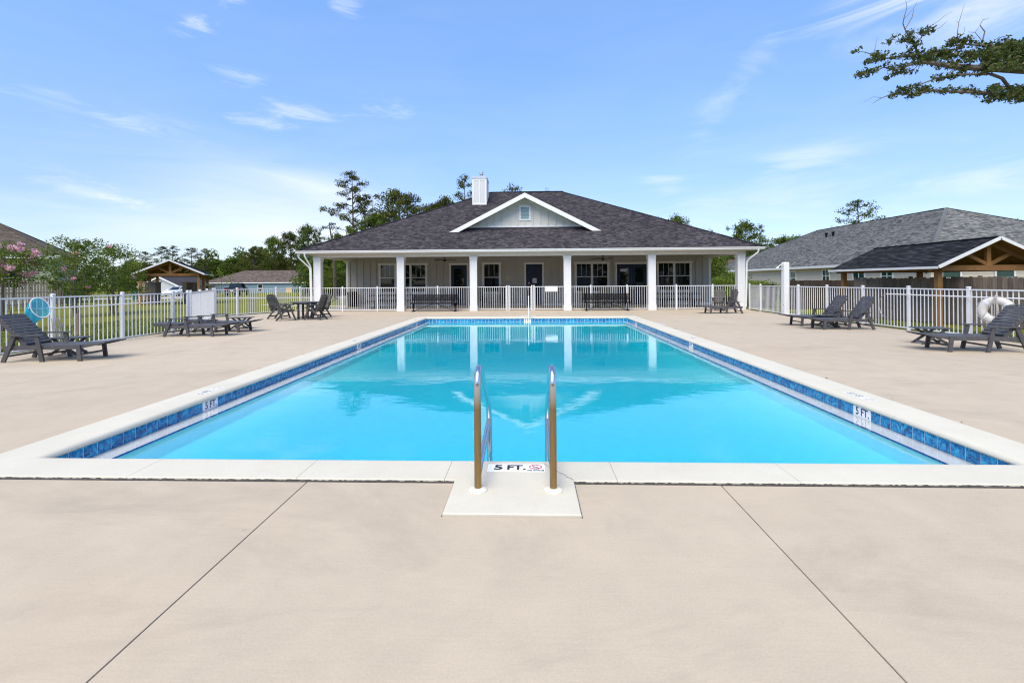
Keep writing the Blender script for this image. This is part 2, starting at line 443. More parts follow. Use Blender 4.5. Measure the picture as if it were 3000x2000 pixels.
# ------------------------------------------------------------------ mesh helpers
class MB:
    def __init__(s):
        s.v, s.f = [], []
        s.smooth = False

    def quadstrip(s, rings, closed=True, caps=True):
        b = len(s.v)
        n = len(rings[0])
        for r_ in rings:
            s.v.extend([tuple(p) for p in r_])
        for i in range(len(rings) - 1):
            for j in range(n if closed else n - 1):
                k = (j + 1) % n
                s.f.append((b + i * n + j, b + i * n + k, b + (i + 1) * n + k, b + (i + 1) * n + j))
        if caps and closed:
            s.f.append(tuple(b + j for j in reversed(range(n))))
            s.f.append(tuple(b + (len(rings) - 1) * n + j for j in range(n)))
        return s

    def box(s, x0, x1, y0, y1, z0, z1):
        r0 = [(x0, y0, z0), (x1, y0, z0), (x1, y1, z0), (x0, y1, z0)]
        r1 = [(x0, y0, z1), (x1, y0, z1), (x1, y1, z1), (x0, y1, z1)]
        return s.quadstrip([r0, r1])

    def bar(s, p0, p1, w_, h_, up=(0, 0, 1)):
        """Rectangular bar from p0 to p1, w_ across, h_ along up."""
        p0, p1 = Vector(p0), Vector(p1)
        d = (p1 - p0).normalized()
        u = Vector(up)
        if abs(d.dot(u)) > 0.98:
            u = Vector((0, 1, 0)) if abs(d.y) < .9 else Vector((1, 0, 0))
        sd = d.cross(u).normalized()
        u = sd.cross(d).normalized()
        a, b = sd * w_ / 2, u * h_ / 2
        return s.quadstrip([[p - a - b, p + a - b, p + a + b, p - a + b] for p in (p0, p1)])

    def tube(s, pts, rad, n=10, caps=True):
        pts = [Vector(p) for p in pts]
        rads = rad if isinstance(rad, (list, tuple)) else [rad] * len(pts)
        rings = []
        d0 = (pts[1] - pts[0]).normalized()
        ref = Vector((0, 0, 1)) if abs(d0.z) < .9 else Vector((1, 0, 0))
        x = d0.cross(ref).normalized()
        for i, p in enumerate(pts):
            d = (pts[min(i + 1, len(pts) - 1)] - pts[max(i - 1, 0)]).normalized()
            x = (x - d * x.dot(d)).normalized()
            y = d.cross(x)
            rings.append([p + (x * math.cos(2 * math.pi * k / n) + y * math.sin(2 * math.pi * k / n)) * rads[i] for k in range(n)])
        return s.quadstrip(rings, True, caps)

    def lathe(s, prof, c=(0, 0, 0), n=20):
        rings = [[(c[0] + r_ * math.cos(2 * math.pi * k / n), c[1] + r_ * math.sin(2 * math.pi * k / n), c[2] + z) for k in range(n)] for r_, z in prof]
        return s.quadstrip(rings)

    def prism(s, poly, z0, z1):
        return s.quadstrip([[(x, y, z0) for x, y in poly], [(x, y, z1) for x, y in poly]])

    def xprism(s, prof, y0, y1):
        """Outline in the x-z plane, extruded along y."""
        return s.quadstrip([[(x, y0, z) for x, z in prof], [(x, y1, z) for x, z in prof]])

    def face(s, pts):
        b = len(s.v)
        s.v.extend([tuple(p) for p in pts])
        s.f.append(tuple(range(b, b + len(pts))))
        return s

    def mesh(s, name, mat, smooth=False, fix=True):
        me = bpy.data.meshes.new(name)
        me.from_pydata(s.v, [], s.f)
        if fix:
            bm = bmesh.new()
            bm.from_mesh(me)
            bmesh.ops.recalc_face_normals(bm, faces=bm.faces)
            bm.to_mesh(me)
            bm.free()
        me.materials.append(MT[mat])
        if smooth:
            me.polygons.foreach_set('use_smooth', [True] * len(me.polygons))
            try:
                me.set_sharp_from_angle(angle=R(40))
            except Exception:
                pass
        return me

    def obj(s, name, mat, parent=None, smooth=False, fix=True):
        return put(name, s.mesh(name, mat, smooth, fix), parent)


def put(name, me, parent=None, loc=(0, 0, 0), rot=None):
    o = bpy.data.objects.new(name, me)
    COL.objects.link(o)
    if parent:
        o.parent = parent
    o.location = loc
    if rot:
        o.rotation_euler = rot
    return o


def tag(o, label=None, cat=None, group=None, kind=None):
    if label:
        o['label'] = label
    if cat:
        o['category'] = cat
    if group:
        o['group'] = group
    if kind:
        o['kind'] = kind
    return o


def thing(name, label, cat, loc=(0, 0, 0), rz=0.0, group=None):
    o = bpy.data.objects.new(name, None)
    COL.objects.link(o)
    o.empty_display_size = .2
    o.location = loc
    o.rotation_euler = (0, 0, rz)
    return tag(o, label, cat, group)


CH = {}


def kids(o):
    return [c for c in bpy.data.objects if c.parent == o]


def copy_tree(root, loc, rz=0.0, label=None, group=None, scale=None):
    if root.name not in CH:
        CH[root.name] = [(c, kids(c)) for c in kids(root)]
    r = root.copy()
    COL.objects.link(r)
    r.location = loc
    r.rotation_euler = (0, 0, rz)
    if scale:
        r.scale = (scale,) * 3 if isinstance(scale, (int, float)) else scale
    if label:
        r['label'] = label
    if group:
        r['group'] = group
    for c, gs in CH[root.name]:
        k = c.copy()
        COL.objects.link(k)
        k.parent = r
        for g in gs:
            d = g.copy()
            COL.objects.link(d)
            d.parent = k
    return r


def np_mesh(name, V, Q, mat, rndv=None, smooth=False):
    """Fast mesh from numpy arrays of vertices and equal-sided faces, with an optional random value per face."""
    me = bpy.data.meshes.new(name)
    V = np.asarray(V, dtype=np.float32)
    Q = np.asarray(Q, dtype=np.int32)
    nf, k = Q.shape
    me.vertices.add(len(V))
    me.vertices.foreach_set('co', V.ravel())
    me.loops.add(nf * k)
    me.loops.foreach_set('vertex_index', Q.ravel())
    me.polygons.add(nf)
    me.polygons.foreach_set('loop_start', np.arange(0, nf * k, k, dtype=np.int32))
    me.update(calc_edges=True)
    if rndv is not None:
        a = me.attributes.new('rnd', 'FLOAT', 'FACE')
        a.data.foreach_set('value', np.asarray(rndv, dtype=np.float32))
    me.materials.append(MT[mat])
    if smooth:
        me.polygons.foreach_set('use_smooth', np.ones(nf, dtype=bool))
    return me


def px(x, y, Y):
    """World point that stands Y metres ahead of the camera under photo pixel (x, y)."""
    u, v = (x - 1500) / FPX, (823 - y) / FPX
    c, s_ = math.cos(ROLL), math.sin(ROLL)
    u0, v0 = u * c + v * s_, -u * s_ + v * c
    d = Vector((u0 * math.cos(YAW) - math.sin(YAW), u0 * math.sin(YAW) + math.cos(YAW), v0))
    t = Y / d.y
    return Vector((d.x * t, Y, CAM_H + d.z * t))


def gnd(x, y, z=0.0):
    p = px(x, y, 1.0)
    d = p - Vector((0, 0, CAM_H))
    t = (z - CAM_H) / d.z
    return Vector((d.x * t, d.y * t, z))


def text_mesh(body, size, mat, bold=0.012, sx=1.0):
    cu = bpy.data.curves.new('lettering', 'FONT')
    cu.body = body
    cu.size = size
    cu.offset = bold * size
    cu.extrude = 0.0008
    cu.align_x = 'CENTER'
    cu.align_y = 'CENTER'
    cu.resolution_u = 3
    tmp = bpy.data.objects.new('lettering_source', cu)
    COL.objects.link(tmp)
    dg = bpy.context.evaluated_depsgraph_get()
    dg.update()
    me = bpy.data.meshes.new_from_object(tmp.evaluated_get(dg))
    bpy.data.objects.remove(tmp)
    bpy.data.curves.remove(cu)
    me.name = 'lettering'
    me.transform(Matrix.Diagonal((sx, 1, 1, 1)))
    me.materials.clear()
    me.materials.append(MT[mat])
    return me


# ================================================================== SETTING
def hgt(x, y):
    z = -0.09
    if x > 11.3:
        t = min(1, max(0, (x - 12.3) / 3.0))
        z -= 0.22 * t * t * (3 - 2 * t)
    if y > 30:
        z -= 0.5 * min(1.4, (y - 30) / 65)
    return z


def build_ground():
    xs = sorted(set([-900, -500, -260, -160, -110] + list(range(-80, -16, 4)) + [x * .5 for x in range(-30, 50)] + list(range(26, 84, 4)) + [110, 160, 260, 500, 900]))
    ys = sorted(set([-400, -150, -70, -40, -20, -8, 0, 4, 8, 10, 12, 14, 16, 18, 20, 22, 24, 26, 28, 30, 34, 38, 42, 48, 54, 60, 68, 76, 86, 96, 110, 121, 140, 180, 260, 420, 700, 1200, 2000]))
    V, Q = [], []
    for y in ys:
        for x in xs:
            inpool = -13.5 < x < 11.2 and -6 < y < 29
            V.append((x, y, hgt(x, y) if not (-5.2 < x < 5.2 and 2.5 < y < 21) else -2.4))
    nx = len(xs)
    for j in range(len(ys) - 1):
        for i in range(nx - 1):
            Q.append((j * nx + i, j * nx + i + 1, (j + 1) * nx + i + 1, (j + 1) * nx + i))
    o = put('ground', np_mesh('ground', V, Q, 'lawn_grass', smooth=True))
    tag(o, kind='structure')


build_ground()

WX0, WX1, WY0, WY1 = -4.38, 4.13, 3.89, 19.35       # tile face of the pool walls
CW = 0.42                                            # coping width
CWN = 0.37
DECK = [(-11.75, -6), (-11.6, 9), (-11.25, 14.5), (-14.45, 20.05), (-12.55, 24.5), (-11.85, 24.5), (-11.85, 28.9), (11.55, 28.9), (11.55, 24.3), (11.15, 23.6), (11.3, 14), (11.75, 11), (11.95, 8), (12.1, -6)]


def clip(poly, a, b, c):
    """Keep the side a*x + b*y <= c."""
    out = []
    for i, p in enumerate(poly):
        q = poly[(i + 1) % len(poly)]
        dp, dq = a * p[0] + b * p[1] - c, a * q[0] + b * q[1] - c
        if dp <= 0:
            out.append(p)
        if dp * dq < 0:
            t = dp / (dp - dq)
            out.append((p[0] + (q[0] - p[0]) * t, p[1] + (q[1] - p[1]) * t))
    return out


def build_deck():
    # bed under the slabs, as a frame round the pool
    ox0, ox1, oy0, oy1 = WX0 - CW - .01, WX1 + CW + .01, WY0 - CWN - .02, WY1 + CW + .01
    root = thing('pool_deck', None, None)
    tag(root, kind='structure')
    bed = MB()
    for rect in ((-14.5, ox0 + .2, -6, 28.9), (ox1 - .2, 12.1, -6, 28.9), (ox0 + .2, ox1 - .2, -6, oy0 + .2), (ox0 + .2, ox1 - .2, oy1 - .2, 28.9)):
        p = DECK
        for a, b, c in ((1, 0, rect[1]), (-1, 0, -rect[0]), (0, 1, rect[3]), (0, -1, -rect[2])):
            p = clip(p, a, b, c)
        bed.prism(p, -.3, -.022)
    bed.obj('deck_bed', 'deck_bed', root)
    g = .0045

    def slab(x0, x1, y0, y1, gl=g, gr=g, gb=g, gt=g):
        p = DECK
        for a, b, c in ((1, 0, x1 - gr), (-1, 0, -(x0 + gl)), (0, 1, y1 - gt), (0, -1, -(y0 + gb))):
            p = clip(p, a, b, c)
        if len(p) < 3:
            return
        ar = abs(sum(p[i][0] * p[(i + 1) % len(p)][1] - p[(i + 1) % len(p)][0] * p[i][1] for i in range(len(p)))) / 2
        if ar < .02:
            return
        m = MB()
        cx, cy = sum(q[0] for q in p) / len(p), sum(q[1] for q in p) / len(p)
        ins = [(q[0] + (cx - q[0]) * .003 / max(.3, math.hypot(cx - q[0], cy - q[1])), q[1] + (cy - q[1]) * .003 / max(.3, math.hypot(cx - q[0], cy - q[1]))) for q in p]
        m.quadstrip([[(x, y, -.02) for x, y in p], [(x, y, -.003) for x, y in p], [(x, y, 0) for x, y in ins]])
        m.obj('concrete_slab', 'deck_concrete', root)

    XL = [-14.6, -11.0, -8.0, ox0, -1.73, 1.44, ox1, 7.7, 11.0, 12.3]
    YF = [-6.0, -2.4, oy0]
    for j in range(len(YF) - 1):
        for i in range(len(XL) - 1):
            x0, x1, y0, y1 = XL[i], XL[i + 1], YF[j], YF[j + 1]
            if j == 1 and i == 4:                       # leave the ladder pad out
                m = MB()
                p = [(x0 + g, y0 + g), (x1 - g, y0 + g), (x1 - g, y1 - g), (.345, y1 - g), (.345, 2.997), (-.587, 2.997), (-.587, y1 - g), (x0 + g, y1 - g)]
                m.prism(p, -.02, 0)
                m.obj('concrete_slab', 'deck_concrete', root)
            else:
                slab(x0, x1, y0, y1)
    YS = [oy0, 7.8, 12.0, 16.0, oy1]
    for j in range(len(YS) - 1):
        for i in (0, 1, 2, 6, 7, 8):
            slab(XL[i], XL[i + 1], YS[j], YS[j + 1], g * .6, g * .6, g * .6, g * .6)
    YB = [oy1, 23.85, 28.9]
    XB = [-14.6, -11.9, -8.0, -4.8, -1.73, 1.44, 4.56, 7.7, 11.0, 12.3]
    for j in range(2):
        for i in range(len(XB) - 1):
            slab(XB[i], XB[i + 1], YB[j], YB[j + 1], g * .6, g * .6, g * .6, g * .6)


build_deck()


def strip(name, pts, width, mat, dz=.012):
    m = MB()
    L = []
    for i, p in enumerate(pts):
        a, b = Vector(pts[max(i - 1, 0)]), Vector(pts[min(i + 1, len(pts) - 1)])
        d = (b - a).normalized()
        n = Vector((-d.y, d.x)) * width / 2
        L.append((p[0] + n.x, p[1] + n.y, p[0] - n.x, p[1] - n.y))
    rings = [[(a, b, hgt(a, b) + dz), (c, d, hgt(c, d) + dz)] for a, b, c, d in L]
    m.quadstrip(rings, closed=False)
    return tag(m.obj(name, mat), kind='structure')


strip('road', [(-95, 50), (-70, 52), (-45, 53.5), (-25, 54), (-5, 54), (20, 54), (60, 54)], 5.0, 'road_gray')
strip('path', [(-19.5, 33.5), (-17, 32.2), (-14.6, 31.0), (-12.2, 30.3), (-11.3, 30.2)], 1.3, 'path_beige', .02)
strip('driveway', [(-43, 55.5), (-50, 66), (-56, 76)], 5.5, 'path_beige', .03)


# ================================================================== POOL
def build_pool():
    root = thing('swimming_pool', 'rectangular blue swimming pool with white coping and blue waterline tiles', 'swimming pool')
    ZW, ZL = -.176, -.1785
    # shell: sloped floor and walls below the ledge
    LW = .255
    x0, x1, y0, y1 = WX0 + LW, WX1 - LW, WY0 + LW, WY1 - LW
    zd, zs = -.95, -.72
    def lin(a_, b__):
        cut = [0, .02, .06, .12, .22, .36, .54, .76, 1.0, 1.3, 1.6]
        return [a_ + c for c in cut] + list(np.linspace(a_ + 2.1, b__ - 2.1, 9)) + [b__ - c for c in reversed(cut)]
    gx_, gy_ = lin(x0, x1), lin(y0, y1)
    V, Q = [], []
    for yv in gy_:
        for xv in gx_:
            d_ = max(0.0, min(xv - x0, x1 - xv, yv - y0, y1 - yv))
            q_ = min(1.0, d_ / 1.5)
            dep = (zd + (zs - zd) * (yv - y0) / (y1 - y0)) - ZL
            V.append((xv, yv, ZL - .028 + dep * (.22 * min(1, d_ / .02) + .78 * q_ * q_ * (3 - 2 * q_)) if d_ > 0 else ZL - .028))
    nx_ = len(gx_)
    for j in range(len(gy_) - 1):
        for i in range(nx_ - 1):
            Q.append((j * nx_ + i, j * nx_ + i + 1, (j + 1) * nx_ + i + 1, (j + 1) * nx_ + i))
    put('shell', np_mesh('shell', V, Q, 'plaster', smooth=True), root)
    # ledge just under the water line
    m = MB()
    m.box(WX0 - .02, x0, WY0 - .02, WY1 + .02, ZL - .03, ZL)
    m.box(x1, WX1 + .02, WY0 - .02, WY1 + .02, ZL - .03, ZL)
    m.box(x0, x1, WY0 - .02, y0, ZL - .03, ZL)
    m.box(x0, x1, y1, WY1 + .02, ZL - .03, ZL)
    m.obj('ledge', 'ledge_plaster', root)
    # wall backing (grout) behind tiles
    m = MB()
    b = .012
    m.box(WX0 - .1, WX0 + .0005, WY0 - .1, WY1 + .1, ZL - .01, -.046)
    m.box(WX1 - .0005, WX1 + .1, WY0 - .1, WY1 + .1, ZL - .01, -.046)
    m.box(WX0 + .0005, WX1 - .0005, WY0 - .1, WY0 + .0005, ZL - .01, -.046)
    m.box(WX0 + .0005, WX1 - .0005, WY1 - .0005, WY1 + .1, ZL - .01, -.046)
    m.obj('grout', 'grout', root)
    # waterline tiles
    P = 8.51 / 57
    tm = MB()
    g = .0034
    s, hz = P / 2 - g, .0665
    tm.quadstrip([[(-s, 0, -hz), (s, 0, -hz), (s, 0, hz), (-s, 0, hz)], [(-s + .002, .005, -hz + .002), (s - .002, .005, -hz + .002), (s - .002, .005, hz - .002), (-s + .002, .005, hz - .002)]])
    tme = tm.mesh('tile', 'blue_glazed_tile')
    zc = -.052 - hz
    n_side = int((WY1 - WY0) / P)
    marks = []

    def skip(side, yy):
        return any(sd == side and a - .01 < yy < b_ + .01 for sd, a, b_ in marks)
    for sd, X, rz in (('l', WX0, -math.pi / 2), ('r', WX1, math.pi / 2)):
        for Yc, txt in ((6.11 if sd == 'l' else 5.88, '5 FT.'), (11.6 if sd == 'l' else 11.8, '4 FT.'), (17.8, '3 FT.')):
            j = round((Yc - WY0) / P)
            c = WY0 + j * P
            marks.append((sd, c - P, c + P))
            mt = MB()
            e = P - g
            mt.quadstrip([[(-e, 0, -hz), (e, 0, -hz), (e, 0, hz), (-e, 0, hz)], [(-e + .002, .005, -hz + .002), (e - .002, .005, -hz + .002), (e - .002, .005, hz - .002), (-e + .002, .005, hz - .002)]])
            o = mt.obj('depth_tile', 'white_tile', root)
            o.location = (X, c, zc)
            o.rotation_euler = (0, 0, rz)
            o['label'] = 'white depth tile reading %s in the blue waterline' % txt
            L = put('lettering', text_mesh(txt, .135, 'black_print', .012, .82), o, (-.01, .0062, .004), (R(90), 0, math.pi))
    cnt = 0
    for sd, X, rz in (('l', WX0, -math.pi / 2), ('r', WX1, math.pi / 2)):
        for i in range(n_side + 1):
            yy = WY0 + (i + .5) * P
            if skip(sd, yy) or yy > WY1 - .03:
                continue
            put('tile', tme, root, (X, yy, zc), (0, 0, rz))
    c0 = (WX0 + WX1) / 2 + .13
    j3 = round((0.0 - WX0) / P)
    cx3 = WX0 + j3 * P
    for i in range(57):
        xx = WX0 + (i + .5) * P
        if abs(xx - cx3) < P * 1.01:
            continue
        put('tile', tme, root, (xx, WY1, zc), (0, 0, math.pi))
    mt = MB()
    e = P - g
    mt.quadstrip([[(-e, 0, -hz), (e, 0, -hz), (e, 0, hz), (-e, 0, hz)], [(-e + .002, .005, -hz + .002), (e - .002, .005, -hz + .002), (e - .002, .005, hz - .002), (-e + .002, .005, hz - .002)]])
    o = mt.obj('depth_tile', 'white_tile', root)
    o.location = (cx3, WY1, zc)
    o.rotation_euler = (0, 0, math.pi)
    o['label'] = 'white depth tile reading 3 FT in the far waterline'
    put('lettering', text_mesh('3 FT', .145, 'black_print', .012, .85), o, (0, .0062, .004), (R(90), 0, math.pi))
    # dark blue trim along the ledge edge
    def trim(L):
        t = MB()
        t.quadstrip([[(-L / 2 + .003, -.014, -.012), (L / 2 - .003, -.014, -.012), (L / 2 - .003, .004, -.012), (-L / 2 + .003, .004, -.012)],
                     [(-L / 2 + .003, -.014, -.0005), (L / 2 - .003, -.014, -.0005), (L / 2 - .003, .003, -.0005), (-L / 2 + .003, .003, -.0005)]])
        return t.mesh('trim_tile', 'trim_tile')
    PL = .152
    tl = trim(PL)
    ny = int((y1 - y0) / PL)
    for X, rz in ((x0, -math.pi / 2), (x1, math.pi / 2)):
        for i in range(ny):
            put('trim_tile', tl, root, (X, y0 + (i + .5) * PL, ZL + .0022), (0, 0, rz))
    nxx = int((x1 - x0) / PL)
    for i in range(nxx):
        put('trim_tile', tl, root, (x0 + (i + .5) * PL, y1, ZL + .0022), (0, 0, math.pi))
    # coping stones with a bullnose edge; u is measured into the pool
    def prof(cw):
        p = [(-cw, -.06), (-cw, .013), (-cw + .006, .019), (-.03, .02), (.0, .017), (.02, .008), (.033, -.008), (.037, -.024), (.03, -.038), (.012, -.046), (-.06, -.0505)]
        return p

    def run(org, d, n, L, cw, cwa, cwb, nseg, first=0.0, cuts=None):
        d, n = Vector(d), Vector(n)
        gap = .0032
        cuts = cuts or [0] + [first + i * (L - 2 * first) / nseg if first else i * L / nseg for i in range(1, nseg)] + [L]
        for i in range(nseg):
            m = MB()
            a, b_ = cuts[i], cuts[i + 1]
            rings = []
            for end, sv in ((0, a), (1, b_)):
                ring = []
                for u, z in prof(cw):
                    q = sv + (gap / 2 if end == 0 else -gap / 2)
                    if end == 0 and i == 0:
                        q = u * (cwa / cw if u < 0 else 1)
                    if end == 1 and i == nseg - 1:
                        q = L - u * (cwb / cw if u < 0 else 1)
                    P3 = Vector(org) + d * q + n * u
                    ring.append((P3.x, P3.y, z))
                rings.append(ring)
            m.quadstrip(rings)
            m.obj('coping_stone', 'coping_stone', root, smooth=True)
    LX, LY = WX1 - WX0, WY1 - WY0
    run((WX0, WY0, 0), (0, 1, 0), (1, 0, 0), LY, CW, CWN, CW, 11)
    run((WX1, WY0, 0), (0, 1, 0), (-1, 0, 0), LY, CW, CWN, CW, 11)
    run((WX0, WY1, 0), (1, 0, 0), (0, -1, 0), LX, CW, CW, CW, 8)
    run((WX0, WY0, 0), (1, 0, 0), (0, 1, 0), LX, CWN, CW, CW, 6, cuts=[0, 1.18, 2.55, 3.72, 5.05, 6.42, LX])
    # rough mortar filling the joint between near coping and deck
    m = MB()
    yj = WY0 - CWN - .002
    xx = WX0 - CW
    rings = []
    rr = random.Random(3)
    while xx < WX1 + CW:
        rings.append([(xx, yj + .004, -.03), (xx, yj + .004, .008 + rr.uniform(-.006, .006)), (xx, yj - .017 + rr.uniform(-.006, .003), -.006 + rr.uniform(-.006, .004)), (xx, yj - .02, -.03)])
        xx += .02
    m.quadstrip(rings)
    m.obj('mortar', 'joint_dark', root)
    # pad that carries the hand rails
    m = MB()
    pp = [(-.58, 3.005), (.338, 3.005), (.338, WY0 - CWN + .0), (-.58, WY0 - CWN + .0)]
    m.quadstrip([[(x, y, -.05) for x, y in pp], [(x, y, .014) for x, y in pp], [(x + (.006 if x < 0 else -.006), y + (.006 if y < 3.2 else 0), .0205) for x, y in pp]])
    m.obj('rail_pad', 'coping_stone', root)
    # near-edge depth markers on the coping
    ym = WY0 - .145
    for xc, wdt, txt, sz in ((-.255, .155, '5', .125), (-.098, .155, 'FT.', .125)):
        m = MB()
        m.box(-wdt / 2, wdt / 2, -.0725, .0725, 0, .0025)
        o = m.obj('depth_tile', 'white_tile', root)
        o.location = (xc - .012, ym, .0195)
        o['label'] = 'white depth tile reading %s on the near coping' % txt
        put('lettering', text_mesh(txt, sz, 'black_print', .03, 1.25 if txt == '5' else .98), o, (.012 if txt == '5' else 0, 0, .004))
    m = MB()
    m.box(-.0765, .0765, -.0725, .0725, 0, .0025)
    o = m.obj('warning_tile', 'white_tile', root)
    o.location = (.048, ym, .0195)
    o['label'] = 'white tile with red no diving symbol between the hand rails'
    put('lettering', text_mesh('NO DIVING', .0285, 'black_print', .03, .9), o, (0, -.054, .004))
    m = MB()
    oct8 = [(math.cos(R(22.5 + 45 * k)), math.sin(R(22.5 + 45 * k))) for k in range(8)]
    for k in range(8):
        a, b_ = oct8[k], oct8[(k + 1) % 8]
        m.face([(a[0] * .056, a[1] * .047 + .016, .0042), (b_[0] * .056, b_[1] * .047 + .016, .0042), (b_[0] * .046, b_[1] * .037 + .016, .0042), (a[0] * .046, a[1] * .037 + .016, .0042)])
    m.bar((-.034, .042, .004), (.034, -.012, .004), .008, .001)
    m.obj('symbol', 'red_print', o)
    m = MB()
    m.bar((-.02, .034, .0036), (.012, .008, .0036), .006, .001)
    m.bar((-.022, .006, .0036), (.02, .028, .0036), .0045, .001)
    m.bar((-.026, -.009, .0036), (.026, -.009, .0036), .003, .001)
    m.obj('diver', 'black_print', o)
    # side coping markers, to be read from the deck
    for X, Yc, txt, rz in ((WX0 - .16, 6.35, '5 FT.', math.pi / 2), (WX1 + .16, 6.1, '5 FT.', -math.pi / 2), (WX0 - .16, 11.9, '4 FT.', math.pi / 2), (WX1 + .16, 12.05, '4 FT.', -math.pi / 2), (WX0 - .16, 18.3, '3 FT.', math.pi / 2), (WX1 + .16, 18.3, '3 FT.', -math.pi / 2)):
        m = MB()
        m.box(-.24, .24, -.0725, .0725, 0, .002)
        o = m.obj('depth_tile', 'worn_tile', root)
        o.location = (X, Yc, .0192)
        o.rotation_euler = (0, 0, rz)
        o['label'] = 'worn white depth tile reading %s with red no diving symbol' % txt
        put('lettering', text_mesh(txt, .12, 'worn_print', .01, 1.0), o, (-.085, 0, .0035))
        m = MB()
        for k in range(8):
            a, b_ = oct8[k], oct8[(k + 1) % 8]
            m.face([(a[0] * .052 + .165, a[1] * .05 + .01, .0034), (b_[0] * .052 + .165, b_[1] * .05 + .01, .0034), (b_[0] * .044 + .165, b_[1] * .042 + .01, .0034), (a[0] * .044 + .165, a[1] * .042 + .01, .0034)])
        m.obj('symbol', 'worn_red', o)
    # hairline crack running from the warning tile to the pad corner
    m = MB()
    rr = random.Random(9)
    A_, B_ = Vector((.12, WY0 - .05, .0206)), Vector((.335, WY0 - CWN + .005, .0212))
    prev = A_
    for i in range(1, 12):
        q = A_.lerp(B_, i / 11) + Vector((rr.uniform(-.012, .012), rr.uniform(-.006, .006), 0)) * (i < 11)
        m.bar(prev, q, .0028, .0012)
        prev = q
    tag(m.obj('crack', 'joint_dark', root), kind='stuff')
    # round light ring seen through the water at the near left
    zf = -.6
    for _ in range(6):
        p = gnd(577, 1278, zf)
        d_ = max(0.0, min(p.x - x0, x1 - p.x, p.y - y0, y1 - p.y))
        q_ = min(1.0, d_ / 1.5)
        zf = ZL - .028 + ((zd + (zs - zd) * (p.y - y0) / (y1 - y0)) - ZL) * (.22 + .78 * q_ * q_ * (3 - 2 * q_))
    m = MB()
    m.tube([(.105 * math.cos(2 * math.pi * k / 24), .105 * math.sin(2 * math.pi * k / 24), 0) for k in range(25)], .011, 6, False)
    o = m.obj('drain_ring', 'sign_gray', root)
    o.location = (p.x, p.y, zf + .012)
    o.rotation_euler = (0, R(18), 0)
    # water, a closed body so that depth tints it
    W = MB()
    zt = ZW
    W.box(WX0 - .003, WX1 + .003, WY0 - .003, WY1 + .003, -1.2, zt)
    o = W.obj('pool_water', 'pool_water')
    tag(o, kind='structure')


build_pool()


def arc_pts(path, rad, seg=6):
    """Polyline with its inner corners rounded."""
    P = [Vector(p) for p in path]
    out = [P[0]]
    for i in range(1, len(P) - 1):
        a, b, c = P[i - 1], P[i], P[i + 1]
        d0, d1 = (a - b), (c - b)
        rr = min(rad if isinstance(rad, (int, float)) else rad[i - 1], d0.length * .49, d1.length * .49)
        s0, s1 = b + d0.normalized() * rr, b + d1.normalized() * rr
        for k in range(seg + 1):
            t = k / seg
            out.append(s0 * (1 - t) ** 2 + b * 2 * t * (1 - t) + s1 * t * t)
    out.append(P[-1])
    return out


def hand_rail(name, label, loc, rz, group=None, rr=.0262, mat='stained_steel'):
    t = thing(name, label, 'handrail', loc, rz, group)
    m = MB()
    arc = [(0, .112 - .112 * math.cos(R(a_)), .758 + .112 * math.sin(R(a_))) for a_ in range(0, 124, 8)]
    pts = [Vector((0, 0, -.02)), Vector((0, 0, .4))] + [Vector(q) for q in arc] + arc_pts([arc[-1], (0, .98, .33), (0, 1.04, -.7)], .16, 8)[1:]
    m.tube(pts, rr, 14)
    m.obj('tube', mat, t, smooth=True)
    m = MB()
    m.tube([(0, 0, .1), (0, 1.015, .225)], rr * .9, 12)
    m.obj('brace', mat, t, smooth=True)
    m = MB()
    m.lathe([(.069, 0), (.069, .006), (.055, .016), (.03, .02)], (0, 0, 0), 28)
    m.obj('escutcheon', 'escutcheon', t, smooth=True)
    return t


hand_rail('hand_rail', 'stained steel pool hand rail at the near edge, left of the pair', (-.38, 3.345, .0206), 0, 'hand rails on the near pad')
hand_rail('hand_rail', 'stained steel pool hand rail at the near edge, right of the pair', (.172, 3.35, .0206), 0, 'hand rails on the near pad')
far_rail = hand_rail('hand_rail', 'single hand rail at the far end of the pool by the 3 FT tile', (0.0, 19.93, .0206), math.pi, None, .023, 'bright_steel')
m = MB()
m.box(-.33, .33, 19.78, 20.15, -.03, .018)
o = m.obj('rail_pad', 'coping_stone')
tag(o, 'small pale concrete pad under the far hand rail', 'pad')

for x, y, r_ in ((1932, 947.5, .16), (1945, 949, .1)):
    p = gnd(x, y)
    m = MB()
    m.lathe([(r_, 0), (r_, .006), (r_ * .85, .009), (.01, .009)], (p.x, p.y, .0), 20)
    tag(m.obj('drain_lid', 'sign_gray'), 'small grey drain lid in the deck by the far right pool corner, %s of two' % ('larger' if r_ > .12 else 'smaller'), 'drain lid', 'drain lids in the deck')


